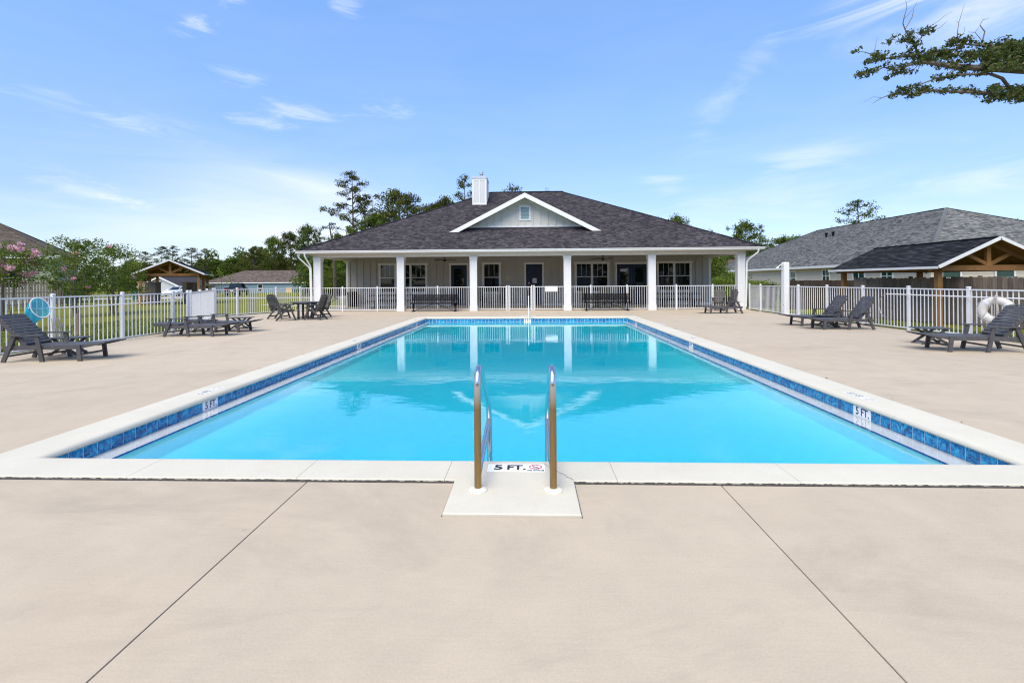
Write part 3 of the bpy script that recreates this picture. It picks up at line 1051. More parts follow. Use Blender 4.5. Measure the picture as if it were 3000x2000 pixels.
# ================================================================== ROOF TOOLS
def tabs_mesh(name, mat, O, U, S, rows, course, tabw, seed=1, thick=.012, lift=.012):
    """Shingle tabs on a sloping plane. O origin at the eave, U unit vector along the eave, S unit vector up the slope,
    rows(t) -> (u0, u1) extent at slope distance t, or None."""
    O, U, S = Vector(O), Vector(U).normalized(), Vector(S).normalized()
    N = U.cross(S).normalized()
    if N.z < 0:
        N = -N
    rg = np.random.RandomState(seed)
    V, Q, A = [], [], []
    t = 0.0
    k = 0
    while True:
        ext = rows(t)
        if ext is None:
            break
        ext2 = rows(t + course) or ext
        u0, u1 = ext
        u = u0 - rg.rand() * tabw
        while u < u1:
            wv = tabw * (0.55 + .9 * rg.rand())
            a, b = max(u, u0), min(u + wv, u1)
            u += wv
            if b - a < .03:
                continue
            base = len(V)
            th = thick * (1 if rg.rand() < .5 else 1.6)
            a2, b2 = max(a, ext2[0]), min(b, ext2[1])
            if b2 <= a2:
                a2, b2 = (a + b) / 2 - .001, (a + b) / 2 + .001
            g = .004
            for (uu, tt, nn) in ((a + g, t, .001), (b - g, t, .001), (a + g, t, th + .004), (b - g, t, th + .004), (a2 + g, t + course * 1.03, .003), (b2 - g, t + course * 1.03, .003)):
                V.append(O + U * uu + S * tt + N * nn)
            Q += [(base, base + 1, base + 3, base + 2), (base + 2, base + 3, base + 5, base + 4)]
            r1 = rg.rand()
            A += [r1 * .35, r1]
        t += course
        k += 1
        if k > 400:
            break
    V = [tuple(v) for v in V]
    me = np_mesh(name, V, Q, mat, A)
    return me


def shingles(parent, mat, O, U, S, rows, course=.145, tabw=.3, seed=1):
    o = put('shingles', tabs_mesh('shingles', mat, O, U, S, rows, course, tabw, seed), parent)
    tag(o, kind='stuff')
    return o


def flat_rnd(o, v=.3):
    a = o.data.attributes.new('rnd', 'FLOAT', 'FACE')
    a.data.foreach_set('value', [v] * len(o.data.polygons))
    return o


def hip_roof(parent, mat, x0, x1, y0, y1, ze, pitch, skipback=False, course=.145, tabw=.3, thick=.06, shingled=('f', 'l', 'r', 'b'), roofname='roof'):
    """Hip roof over a rectangle; ridge runs along the longer side. Returns the roof part and its ridge height."""
    wx, wy = x1 - x0, y1 - y0
    run = min(wx, wy) / 2
    zr = ze + run * pitch
    if wx >= wy:
        A, B = (x0 + run, (y0 + y1) / 2, zr), (x1 - run, (y0 + y1) / 2, zr)
    else:
        A, B = ((x0 + x1) / 2, y0 + run, zr), ((x0 + x1) / 2, y1 - run, zr)
    c = [(x0, y0, ze), (x1, y0, ze), (x1, y1, ze), (x0, y1, ze)]
    m = MB()
    if wx >= wy:
        faces = [[c[0], c[1], B, A], [c[1], c[2], B], [c[2], c[3], A, B], [c[3], c[0], A]]
    else:
        faces = [[c[0], c[1], A], [c[1], c[2], B, A], [c[2], c[3], B], [c[3], c[0], A, B]]
    for f in faces:
        m.face(f)
    m.face([(p[0], p[1], ze - thick) for p in reversed(c)])
    for i in range(4):
        k = (i + 1) % 4
        m.face([(c[i][0], c[i][1], ze - thick), (c[k][0], c[k][1], ze - thick), c[k], c[i]])
    roof = flat_rnd(m.obj(roofname, mat, parent))
    sl = math.sqrt(1 + pitch * pitch)
    T = run * sl

    def rows_for(L, full):
        def f(t):
            if t > T - .02:
                return None
            i = t / sl
            return (i, L - i)
        return f
    ch, sh = 1 / sl, pitch / sl
    sides = {'f': (c[0], (1, 0, 0), (0, ch, sh), wx), 'r': (c[1], (0, 1, 0), (-ch, 0, sh), wy), 'b': (c[2], (-1, 0, 0), (0, -ch, sh), wx), 'l': (c[3], (0, -1, 0), (ch, 0, sh), wy)}
    for k in shingled:
        O, U, S, L = sides[k]
        shingles(roof, mat, O, U, S, rows_for(L, 0), course, tabw, ord(k))
    # ridge and hip caps
    m = MB()
    for a, b in ((A, B), (c[0], A), (c[1], B if wx >= wy else A), (c[2], B), (c[3], A if wx >= wy else B)):
        a, b = Vector(a), Vector(b)
        n = max(2, int((b - a).length / .25))
        for i in range(n):
            p, q = a.lerp(b, i / n), a.lerp(b, (i + 1.05) / n)
            m.bar(p + Vector((0, 0, .022)), q + Vector((0, 0, .03)), .24, .022)
    flat_rnd(m.obj('ridge_cap', mat, roof), .25)
    return roof, zr


# ================================================================== POOL HOUSE
CY = 24.05
COLX = [-11.2, -6.74, -2.88, 2.03, 6.39, 10.93]


def pane_window(root, x0, x1, z0, z1, y, units, name='window'):
    """Casing from x0..x1, z0..z1 on the wall plane y (outside is -y)."""
    cas = .11
    f = MB()
    f.box(x0, x0 + cas, y - .03, y + .01, z0 + .12, z1 - .14)
    f.box(x1 - cas, x1, y - .03, y + .01, z0 + .12, z1 - .14)
    f.box(x0 - .03, x1 + .03, y - .04, y + .01, z1 - .14, z1)
    f.box(x0 - .02, x1 + .02, y - .05, y + .01, z0, z0 + .12)
    uw = (x1 - x0 - 2 * cas) / units
    for i in range(1, units):
        xm = x0 + cas + i * uw
        f.box(xm - .05, xm + .05, y - .028, y + .01, z0 + .12, z1 - .14)
    fr = f.obj(name, 'trim_white', root)
    for i in range(units):
        a = x0 + cas + i * uw + (.05 if i else 0)
        b = x0 + cas + (i + 1) * uw - (.05 if i < units - 1 else 0)
        zb, zt = z0 + .12, z1 - .14
        p = MB()
        p.box(a, b, y - .006, y + .012, zb, zt)
        p.obj('pane', 'window_glass', fr)
        g = MB()
        zm = zb + (zt - zb) * .53
        s = .022
        g.box(a, b, y - .016, y - .0065, zm - .02, zm + .02)
        g.box(a, a + s, y - .014, y - .0065, zb, zt)
        g.box(b - s, b, y - .014, y - .0065, zb, zt)
        for k in (1, 2):
            xg = a + (b - a) * k / 3
            g.box(xg - .009, xg + .009, y - .012, y - .0065, zm + .02, zt)
        g.obj('sash', 'trim_white', fr)
    return fr


def door(root, x0, x1, z1, y, leaves=1):
    cas = .1
    f = MB()
    f.box(x0, x0 + cas, y - .03, y + .01, 0.01, z1 - .13)
    f.box(x1 - cas, x1, y - .03, y + .01, 0.01, z1 - .13)
    f.box(x0 - .02, x1 + .02, y - .04, y + .01, z1 - .13, z1)
    fr = f.obj('door_frame', 'trim_white', root)
    w = (x1 - x0 - 2 * cas) / leaves
    for i in range(leaves):
        a, b = x0 + cas + i * w + .004, x0 + cas + (i + 1) * w - .004
        d = MB()
        zt = z1 - .135
        st = .19
        d.box(a, a + st, y - .02, y + .008, .03, zt)
        d.box(b - st, b, y - .02, y + .008, .03, zt)
        d.box(a + st, b - st, y - .02, y + .008, zt - .22, zt)
        d.box(a + st, b - st, y - .02, y + .008, .03, .95)
        d.box(a + st + .06, b - st - .06, y - .026, y - .02, .2, .8)
        dr = d.obj('door', 'navy_door', root)
        g = MB()
        g.box(a + st, b - st, y - .012, y + .004, .95, zt - .22)
        g.obj('pane', 'window_glass', dr)
        h = MB()
        hx = a + .1 if (i == 0 and leaves == 1) else (b - .08 if i == 0 else a + .08)
        h.box(hx - .025, hx + .025, y - .03, y - .02, .98, 1.2)
        h.tube([(hx, y - .03, 1.03), (hx, y - .07, 1.03), (hx + .1, y - .07, 1.03)], .011, 8)
        h.obj('handle', 'galv', dr)
    return fr


def build_house():
    H_ = thing('pool_house', 'single storey grey pool house with dark hip roof and white columned porch', 'building')
    WY = 28.8
    wx0, wx1 = -11.6, 11.3
    # walls: front wall and the body behind
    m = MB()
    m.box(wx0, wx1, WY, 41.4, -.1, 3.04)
    m.obj('wall', 'siding_gray_shaded', H_)
    m = MB()
    m.box(wx0 - .0, wx1, WY - .02, WY + .0, .0, .14)
    m.obj('base_board', 'trim_white', H_)
    bm_ = MB()
    bm_.box(-.026, .026, -.05, .0, .14, 3.04)
    bat = bm_.mesh('batten', 'siding_gray_shaded')
    openings = [(-9.52, -6.4), (-4.99, -3.78), (-2.91, -1.73), (-.25, .97), (2.9, 5.06), (5.43, 7.47), (7.99, 10.14)]
    short = MB()
    short.box(-.026, .026, -.05, 0, 2.76, 3.04)
    sbat = short.mesh('batten', 'siding_gray_shaded')
    x = wx0 + .22
    while x < wx1 - .1:
        hit = any(a - .04 < x < b + .04 for a, b in openings)
        put('batten', sbat if hit else bat, H_, (x, WY, 0))
        x += .427
    for xc, sx in ((wx0, 1), (wx1, -1)):
        m = MB()
        m.box(min(xc - .02 * sx, xc + .13 * sx), max(xc - .02 * sx, xc + .13 * sx), WY - .025, WY + .15, .0, 3.04)
        m.obj('corner_board', 'trim_white', H_)
    pane_window(H_, -9.52, -6.4, .78, 2.74, WY, 3)
    pane_window(H_, -2.91, -1.73, .75, 2.74, WY, 1)
    pane_window(H_, 2.9, 5.06, .77, 2.72, WY, 2)
    pane_window(H_, 7.99, 10.14, .80, 2.72, WY, 2)
    door(H_, -4.99, -3.78, 2.71, WY)
    door(H_, -.25, .97, 2.72, WY)
    door(H_, 5.43, 7.47, 2.68, WY, 2)
    # porch ceiling, beams, columns
    m = MB()
    m.box(-11.9, 11.65, 23.45, WY, 3.045, 3.075)
    m.obj('ceiling', 'soffit', H_)
    m = MB()
    m.box(-11.42, 11.15, CY - .17, CY + .17, 2.86, 3.043)
    m.obj('beam', 'trim_white', H_)
    for xb in (-11.25, 10.98):
        m = MB()
        m.box(xb - .15, xb + .15, CY + .17, WY, 2.865, 3.043)
        m.obj('beam', 'trim_white', H_)
    for xc in COLX:
        m = MB()
        m.box(xc - .175, xc + .175, CY - .175, CY + .175, .0, 2.858)
        c = m.obj('column', 'column_white', H_)
        m = MB()
        m.box(xc - .205, xc + .205, CY - .205, CY + .205, .0, .26)
        m.box(xc - .195, xc + .195, CY - .195, CY + .195, .26, .275)
        m.obj('column_base', 'column_white', c)
        m = MB()
        m.box(xc - .2, xc + .2, CY - .2, CY + .2, 2.68, 2.82)
        m.box(xc - .22, xc + .22, CY - .22, CY + .22, 2.82, 2.857)
        m.obj('column_cap', 'column_white', c)
        m = MB()
        for sx in (-1, 1):
            m.box(xc + sx * .16 - .03, xc + sx * .16 + .03, CY - .185, CY - .175, .275, 2.68)
        m.obj('column_trim', 'column_white', c)
    # roof
    ex0, ex1, ey0 = -12.05, 11.8, 23.4
    roof, zr = hip_roof(H_, 'shingle_charcoal', ex0, ex1, ey0, 42.2, 3.2, .5, shingled=('f', 'l', 'r'), tabw=.18)
    # vented soffit strip under the eave
    m = MB()
    for i in range(46):
        a = -11.9 + i * .512
        m.box(a + .008, a + .504, 23.46, 23.87, 3.0435 - .004, 3.045)
    m.obj('soffit_vent', 'soffit', H_)
    # fascia and gutter
    m = MB()
    m.box(ex0 + .03, ex1 - .03, ey0 + .03, ey0 + .055, 3.03, 3.165)
    m.box(ex0 + .03, ex0 + .055, ey0 + .055, 42.1, 3.03, 3.165)
    m.box(ex1 - .055, ex1 - .03, ey0 + .055, 42.1, 3.03, 3.165)
    m.obj('fascia', 'white_paint', H_)
    def gutter(p0, p1, out):
        g = MB()
        p0, p1, out = Vector(p0), Vector(p1), Vector(out)
        pr = [(0, 0), (.06, 0), (.085, .03), (.085, .06), (.115, .1), (.118, .128), (.108, .128), (.1, .1), (0, .128)]
        g.quadstrip([[p + out * u + Vector((0, 0, v)) for u, v in pr] for p in (p0, p1)])
        return g.obj('gutter', 'white_paint', H_)
    gutter((ex0 - .05, ey0 + .03, 3.052), (ex1 + .05, ey0 + .03, 3.052), (0, -1, 0))
    gutter((ex0 + .03, ey0 + .035, 3.055), (ex0 + .03, 42, 3.055), (-1, 0, 0))
    gutter((ex1 - .03, ey0 + .035, 3.055), (ex1 - .03, 42, 3.055), (1, 0, 0))
    # downspouts with elbows
    for path in ([(-11.62, 23.36, 3.06), (-11.62, 23.4, 2.9), (-11.48, 23.78, 2.35), (-11.46, 23.84, .15)],
                 [(-12.06, 23.6, 3.06), (-12.06, 23.6, 2.86), (-11.55, 23.83, 2.3), (-11.53, 23.86, .15)],
                 [(11.55, 23.36, 3.06), (11.55, 23.4, 2.92), (11.17, 23.8, 2.5), (11.15, 23.86, .15)]):
        m = MB()
        m.tube(arc_pts(path, .16, 5), .043, 8)
        m.obj('downspout', 'white_paint', H_, smooth=True)
    # chimney
    ch = MB()
    cx0, cx1, cy0, cy1 = -3.66, -2.735, 30.2, 31.75
    ch.box(cx0, cx1, cy0, cy1, 6.2, 8.34)
    c = ch.obj('chimney', 'chimney_gray', H_)
    m = MB()
    tb = .09
    for a in (cx0, cx1 - tb):
        m.box(a, a + tb, cy0 - .015, cy0, 6.3, 8.35)
    for a in (cy0, cy1 - tb):
        m.box(cx1, cx1 + .015, a, a + tb, 6.3, 8.35)
        m.box(cx0 - .015, cx0, a, a + tb, 6.3, 8.35)
    m.box(cx0 + tb, cx1 - tb, cy0 - .015, cy0, 8.23, 8.35)
    m.box(cx0 + tb, cx1 - tb, cy0 - .015, cy0, 6.3, 6.72)
    m.box(cx1, cx1 + .015, cy0 + tb, cy1 - tb, 8.23, 8.35)
    m.box((cx0 + cx1) / 2 - .03, (cx0 + cx1) / 2 + .03, cy0 - .012, cy0, 6.72, 8.23)
    m.box(cx1, cx1 + .012, (cy0 + cy1) / 2 - .03, (cy0 + cy1) / 2 + .03, 6.3, 8.23)
    m.obj('chimney_trim', 'white_paint', c)
    m = MB()
    m.box(cx0 - .04, cx1 + .04, cy0 - .04, cy1 + .04, 8.352, 8.5)
    m.obj('chimney_cap', 'galv', c)
    m = MB()
    fx, fy = (cx0 + cx1) / 2 + .06, (cy0 + cy1) / 2
    m.lathe([(.1, 8.5), (.1, 8.72), (.08, 8.722), (.08, 8.76), (.13, 8.762), (.13, 8.95), (.02, 8.96)], (fx, fy, 0), 16)
    m.obj('flue', 'galv', c, smooth=True)
    # front gable (dormer)
    gx, za, hw, gy = -.17, 6.41, 4.22, 25.5
    zb = za - hw * .508
    wy = 26.2
    def zm(y):
        return 3.2 + .5 * (y - 23.4)
    gb = 4.62
    whw = (za - .16 - gb) / .508
    m = MB()
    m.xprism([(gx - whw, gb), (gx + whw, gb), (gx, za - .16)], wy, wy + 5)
    gw = m.obj('gable', 'gable_gray_lit', H_)
    # gable roof planes running back into the main roof
    m = MB()
    yb = 23.4 + (za - 3.2) / .5
    th = .1
    for s in (-1, 1):
        ye = 23.4 + (zb - 3.2) / .5
        a, b2 = Vector((gx, gy, za)), Vector((gx + s * hw, gy, zb))
        c2, d2 = Vector((gx + s * hw, ye + .02, zb)), Vector((gx, yb + .05, za))
        dz = Vector((0, 0, -th))
        m.quadstrip([[a, b2, c2, d2], [a + dz, b2 + dz, c2 + dz, d2 + dz]])
    gr = flat_rnd(m.obj('gable_roof', 'shingle_charcoal', H_))
    for s in (-1, 1):
        slp = math.sqrt(1 + .508 ** 2)
        Lr = hw * slp
        def rows(t, s=s):
            if t > Lr - .02:
                return None
            i = t / slp
            zz = zb + i * .508
            return (0.0, max(.02, 23.4 + (zz - 3.2) / .5 - gy))
        put_ = shingles(gr, 'shingle_charcoal', (gx + s * hw, gy, zb), (0, 1, 0), (-s / slp, 0, .508 / slp), rows, seed=5 + s)
    # rake fascia
    for s in (-1, 1):
        m = MB()
        q = .26
        m.xprism([(gx + s * (hw + .02), zb + .03), (gx, za + .045), (gx, za + .045 - q), (gx + s * (hw - q / .508 + .02), zb + .03)] if s > 0 else
                 [(gx - hw - .02, zb + .03), (gx - hw + q / .508 - .02, zb + .03), (gx, za + .045 - q), (gx, za + .045)], gy - .035, gy - .002)
        m.obj('rake_board', 'white_paint', H_)
    # soffit of the gable overhang
    for s in (-1, 1):
        m = MB()
        p0, p1 = Vector((gx, gy, za - .115)), Vector((gx + s * (hw - .35), gy, zb + .5 * .35 - .115))
        m.quadstrip([[p0, p1, p1 + Vector((0, .69, 0)), p0 + Vector((0, .69, 0))], [v + Vector((0, 0, -.012)) for v in (p0, p1, p1 + Vector((0, .69, 0)), p0 + Vector((0, .69, 0)))]])
        m.obj('gable_soffit', 'soffit', H_)
    m = MB()
    m.box(gx - whw - .15, gx + whw + .15, wy - .03, wy, gb, gb + .1)
    m.obj('gable_trim', 'white_paint', gw)
    for s in (-1, 1):
        m = MB()
        m.bar((gx + s * (whw + .12), wy - .018, gb + .09), (gx, wy - .018, za - .2), .024, .16)
        m.obj('gable_trim', 'gable_gray_lit', gw)
    x = gx - .436 * 8
    while x < gx + whw:
        zt = za - .22 - abs(x - gx) * .508
        if zt > gb + .2:
            lo = 5.9 if abs(x - gx) < .3 else gb + .1
            if abs(x - gx) < .3:
                m = MB()
                m.box(x - .022, x + .022, wy - .055, wy, gb + .1, 4.98)
                m.obj('batten', 'gable_gray_lit', gw)
            m = MB()
            m.box(x - .022, x + .022, wy - .055, wy, lo, zt)
            m.obj('batten', 'gable_gray_lit', gw)
        x += .436
    # louvred vent
    v = MB()
    vx0, vx1, vz0, vz1 = -.5, .16, 4.99, 5.86
    v.box(vx0, vx0 + .1, wy - .05, wy, vz0, vz1)
    v.box(vx1 - .1, vx1, wy - .05, wy, vz0, vz1)
    v.box(vx0 + .1, vx1 - .1, wy - .05, wy, vz1 - .1, vz1)
    v.box(vx0 + .1, vx1 - .1, wy - .05, wy, vz0, vz0 + .1)
    v.box(vx0 - .03, vx1 + .03, wy - .06, wy, vz1, vz1 + .03)
    vent = v.obj('gable_vent', 'white_paint', H_)
    for i in range(9):
        z = vz0 + .1 + i * .0745
        m = MB()
        m.bar((vx0 + .1, wy - .02, z + .045), (vx1 - .1, wy - .02, z + .045), .06, .012, (0, -.8, 1))
        m.obj('louver', 'louver_blue', vent)
    m = MB()
    m.box(vx0 + .1, vx1 - .1, wy - .008, wy - .001, vz0 + .1, vz1 - .1)
    m.obj('backing', 'louver_blue', vent)
    return H_


build_house()

# wall plaque, notices, fence sign
m = MB()
m.box(-.17, .17, -.02, 0, -.125, .125)
o = m.obj('wall_plaque', 'plaque')
o.location = (-1.26, 28.797, 1.735)
tag(o, 'small yellowish square plaque on the porch wall between window and door', 'plaque')
m = MB()
m.box(-.005, .005, -.001, 0, -.005, .005)
def paper(name, x, z, w_, h_, mat, label, y=28.778, lines=0):
    m = MB()
    m.box(-w_ / 2, w_ / 2, -.004, 0, -h_ / 2, h_ / 2)
    o = m.obj(name, mat)
    o.location = (x, y, z)
    tag(o, label, 'notice')
    for i in range(lines):
        m = MB()
        zz = h_ * (.36 - .72 * i / max(1, lines - 1))
        ww = w_ * (.38 if i % 3 else .3)
        m.box(-ww, ww, -.0052, -.0042, zz - h_ * .018, zz + h_ * .018)
        m.obj('text_line', 'sign_gray', o)
    return o
paper('door_notice', .39, 1.56, .26, .31, 'paper', 'white paper notice taped on the middle navy door', lines=6)
paper('door_sticker', .05, 1.41, .12, .12, 'pink_paper', 'small pinkish sticker on the middle navy door beside the notice', lines=2)
pa = px(1817.5, 787.5, 28.77)
pb = px(1837, 795.5, 28.77)
paper('door_notice', (pa.x + pb.x) / 2, (pa.z + pb.z) / 2, pb.x - pa.x, pa.z - pb.z, 'paper', 'white card notice high on the navy double door', lines=3)
sg = px(1597.5, 838.3, CY - .03)
sh_ = px(1633, 854, CY - .03)
o = paper('fence_sign', (sg.x + sh_.x) / 2, (sg.z + sh_.z) / 2, sh_.x - sg.x, sg.z - sh_.z, 'sign_white', 'white rectangular sign hung on the porch fence right of the gate', CY - .03)
o['category'] = 'sign'


def fan(x, y, z, label):
    t = thing('ceiling_fan', label, 'ceiling fan', (x, y, z), rnd.random() * 0, 'ceiling fans under the porch')
    m = MB()
    m.lathe([(.06, .16), (.06, .12), (.018, .1), (.018, .03)], n=12)
    m.obj('down_rod', 'bronze', t)
    m = MB()
    m.lathe([(.02, .04), (.1, .03), (.11, -.03), (.07, -.06), (.06, -.1), (.01, -.11)], n=16)
    m.obj('motor', 'bronze', t, smooth=True)
    for k in range(5):
        a = k * 2 * math.pi / 5 + .3
        m = MB()
        d = Vector((math.cos(a), math.sin(a), 0))
        n = Vector((-d.y, d.x, .22)).normalized()
        m.quadstrip([[d * .12 + n * .05, d * .12 - n * .05, d * .12 - n * .05 + Vector((0, 0, .01)), d * .12 + n * .05 + Vector((0, 0, .01))],
                     [d * .68 + n * .08, d * .68 - n * .08, d * .68 - n * .08 + Vector((0, 0, .01)), d * .68 + n * .08 + Vector((0, 0, .01))]])
        m.obj('blade', 'bronze', t)


fan(-4.85, 26.4, 2.80, 'dark five blade ceiling fan under the porch, left one above the navy door')
fan(4.28, 26.4, 2.80, 'dark five blade ceiling fan under the porch, right one beside the double door')


# ================================================================== FENCES
FH = 1.26
pk = MB()
pk.box(-.0083, .0083, -.0083, .0083, .085, FH - .02)
PICK = pk.mesh('picket', 'fence_white')
ps = MB()
ps.box(-.0325, .0325, -.0325, .0325, -.1, FH + .035)
ps.quadstrip([[(-.04, -.04, FH + .035), (.04, -.04, FH + .035), (.04, .04, FH + .035), (-.04, .04, FH + .035)], [(-.04, -.04, FH + .05), (.04, -.04, FH + .05), (.04, .04, FH + .05), (-.04, .04, FH + .05)], [(-.012, -.012, FH + .065), (.012, -.012, FH + .065), (.012, .012, FH + .065), (-.012, .012, FH + .065)]])
POST = ps.mesh('post', 'fence_white')


def fence(label, p0, p1, posts, name='picket_fence', spacing=.117, z=0.0, cat='fence', group=None, dense=None):
    """Fence from p0 to p1; posts are distances along it."""
    p0, p1 = Vector((*p0, z)), Vector((*p1, z))
    L = (p1 - p0).length
    d = (p1 - p0) / L
    rz = math.atan2(d.y, d.x)
    t = thing(name, label, cat, p0, rz, group)
    for zz in ((FH - .02), .07):
        m = MB()
        m.box(0, L, -.0165, .0165, zz - .017, zz + .017)
        m.obj('rail', 'fence_white', t)
    for s in posts:
        put('post', POST, t, (s, 0, 0))
    n = int(L / spacing)
    off = (L - n * spacing) / 2 + spacing / 2
    for i in range(n):
        s = off + i * spacing
        if any(abs(s - q) < .05 for q in posts):
            continue
        put('picket', PICK, t, (s, 0, 0))
    return t


def fpx(a, b, *cols):
    """Distances along a fence line a-b at which it crosses the photo columns given."""
    out = []
    a, b = Vector(a), Vector(b)
    L = (b - a).length
    d = (b - a) / L
    for c in cols:
        r_ = px(c, 900, 1.0).xy
        # a + s*d parallel to r_
        out.append((r_.x * a.y - r_.y * a.x) / (d.x * r_.y - d.y * r_.x))
    return out


FL0, FL1 = (-11.62, 5.6), (-10.98, 14.4)
def along(a, b, y):
    return ((y - a[1]) / (b[1] - a[1])) * math.hypot(b[0] - a[0], b[1] - a[1])
fence('white metal picket fence along the near left deck edge behind the blue net', FL0, FL1,
      [.9] + fpx(FL0, FL1, 155, 359, 506) + [math.hypot(FL1[0] - FL0[0], FL1[1] - FL0[1]) - .03])
fence('white fence panel seen almost end on behind the flat loungers', (-11.0, 14.5), (-14.2, 20.1), [.05, 2.2, 4.3, 6.42])
FB0, FB1 = (-14.2, 20.15), (-12.42, 24.35)
LB = math.hypot(FB1[0] - FB0[0], FB1[1] - FB0[1])
fence('white picket fence behind the round patio table and its chairs', FB0, FB1, [.05] + fpx(FB0, FB1, 694.6, 809, 880))
fence('short white fence panel between the left corner column and the patio fence', (-12.38, 24.38), (-11.42, 24.1), [])
PF = {0: ([px(1003.8, 900, CY).x, px(1106, 900, CY).x]), 1: [px(1282.5, 900, CY).x], 2: [], 3: [px(1731, 900, CY).x, px(1837, 900, CY).x], 4: [px(1981.6, 900, CY).x, px(2088, 900, CY).x]}
nm = ['white porch fence in the leftmost bay in front of the picnic table and bin', 'white porch fence behind the left black bench', 'middle', 'white porch fence behind the right black bench', 'white porch fence in the rightmost bay beside the upright chaise']
for i in (0, 1, 3, 4):
    a, b = COLX[i] + .18, COLX[i + 1] - .18
    fence(nm[i], (a, CY), (b, CY), [v - a for v in PF[i]], group='porch fence bays')
g0, g1 = px(1488.5, 900, CY).x, px(1562.5, 900, CY).x
fence('white porch fence left of the gate in front of the rocking chairs', (COLX[2] + .18, CY), (g0 - .03, CY), [g0 - .03 - COLX[2] - .18 - .03], group='porch fence bays')
fence('white picket gate in the middle of the porch fence', (g0 + .035, CY), (g1 - .055, CY), [.02, g1 - g0 - .11], name='fence_gate', cat='gate', spacing=.118)
fence('white porch fence right of the gate, carrying the sign', (g1 + .02, CY), (COLX[3] - .18, CY), [.02], group='porch fence bays')
FR0, FR1 = (11.25, 23.75), (11.05, 19.9)
fence('white picket fence between the right corner column and the shower post', FR0, FR1, [.05] + fpx(FR0, FR1, 2228))
FR2, FR3 = (11.06, 19.75), (11.3, 14.0)
fence('white picket fence behind the pair of right loungers', FR2, FR3, fpx(FR2, FR3, 2339, 2423, 2528))
FR4, FR5 = (11.31, 13.95), (12.0, 6.0)
fence('white picket fence at the near right with the life ring', FR4, FR5, fpx(FR4, FR5, 2662, 2838) + [5.4, 7.8])


# ---- wooden fences
def wood_fence(label, p0, p1, top, base, mat, bw=.14, seed=1, gap=.006, dog=True, alt=False):
    rg = random.Random(seed)
    p0, p1 = Vector((*p0, 0)), Vector((*p1, 0))
    L = (p1 - p0).length
    rz = math.atan2((p1 - p0).y, (p1 - p0).x)
    t = thing('wood_fence', label, 'fence', (p0.x, p0.y, base), rz)
    H_ = top - base
    m = MB()
    for zz in (.3, H_ * .55, H_ - .25):
        m.box(0, L, .012, .05, zz - .045, zz + .045)
    m.obj('rail', mat, t)
    vs = []
    for k in range(5):
        m = MB()
        h = H_ * (1 + rg.uniform(-.012, .012))
        w2 = bw / 2 - gap / 2
        if dog:
            m.xprism([(-w2, .03), (w2, .03), (w2, h - .03), (w2 - .025, h), (-w2 + .025, h), (-w2, h - .03)], -.009, .009)
        else:
            m.box(-w2, w2, -.009, .009, .03, h)
        vs.append(m.mesh('plank', mat))
    n = int(L / bw)
    for i in range(n):
        y = 0.0
        if alt and i % 2:
            y = .065
        put('plank', vs[rg.randrange(5)], t, (bw * (i + .5), y, rg.uniform(-.012, .012)), (0, 0, rg.uniform(-.02, .02)))
    for s in range(0, int(L / 2.4) + 1):
        m = MB()
        m.box(s * 2.4 - .05, s * 2.4 + .05, .052, .15, 0, H_ + .06)
        m.obj('post', mat, t)
    return t


wood_fence('weathered grey brown plank fence behind the right timber pavilion', (15.75, 22.7), (18.0, 15.6), 1.57, -.31, 'fence_gray', .145, 2)
wood_fence('dark brown plank fence in front of the grey roofed house', (15.6, 28.4), (21.5, 28.4), 1.46, -.34, 'fence_brown', .14, 3)
wood_fence('dark brown plank fence running back beside the far right house', (15.3, 29.0), (15.3, 40), 1.2, -.4, 'fence_brown', .14, 9)
wood_fence('pale tan shadowbox wood fence at the far left behind the pink crape myrtle', tuple(px(-80, 800, 25.2).xy), tuple(px(186, 800, 33).xy), 1.86, -.06, 'fence_tan', .15, 4, .03, False, True)


# ================================================================== FURNITURE
def slat_mesh(w_, l_, th=.018, mat='poly_charcoal'):
    m = MB()
    b = .004
    m.quadstrip([[(-l_ / 2, -w_ / 2, 0), (l_ / 2, -w_ / 2, 0), (l_ / 2, w_ / 2, 0), (-l_ / 2, w_ / 2, 0)],
                 [(-l_ / 2, -w_ / 2, th - b), (l_ / 2, -w_ / 2, th - b), (l_ / 2, w_ / 2, th - b), (-l_ / 2, w_ / 2, th - b)],
                 [(-l_ / 2 + b, -w_ / 2 + b, th), (l_ / 2 - b, -w_ / 2 + b, th), (l_ / 2 - b, w_ / 2 - b, th), (-l_ / 2 + b, w_ / 2 - b, th)]])
    return m.mesh('slat', mat)


SL_SEAT = slat_mesh(.56, .085)
SL_BACK = slat_mesh(.56, .066)


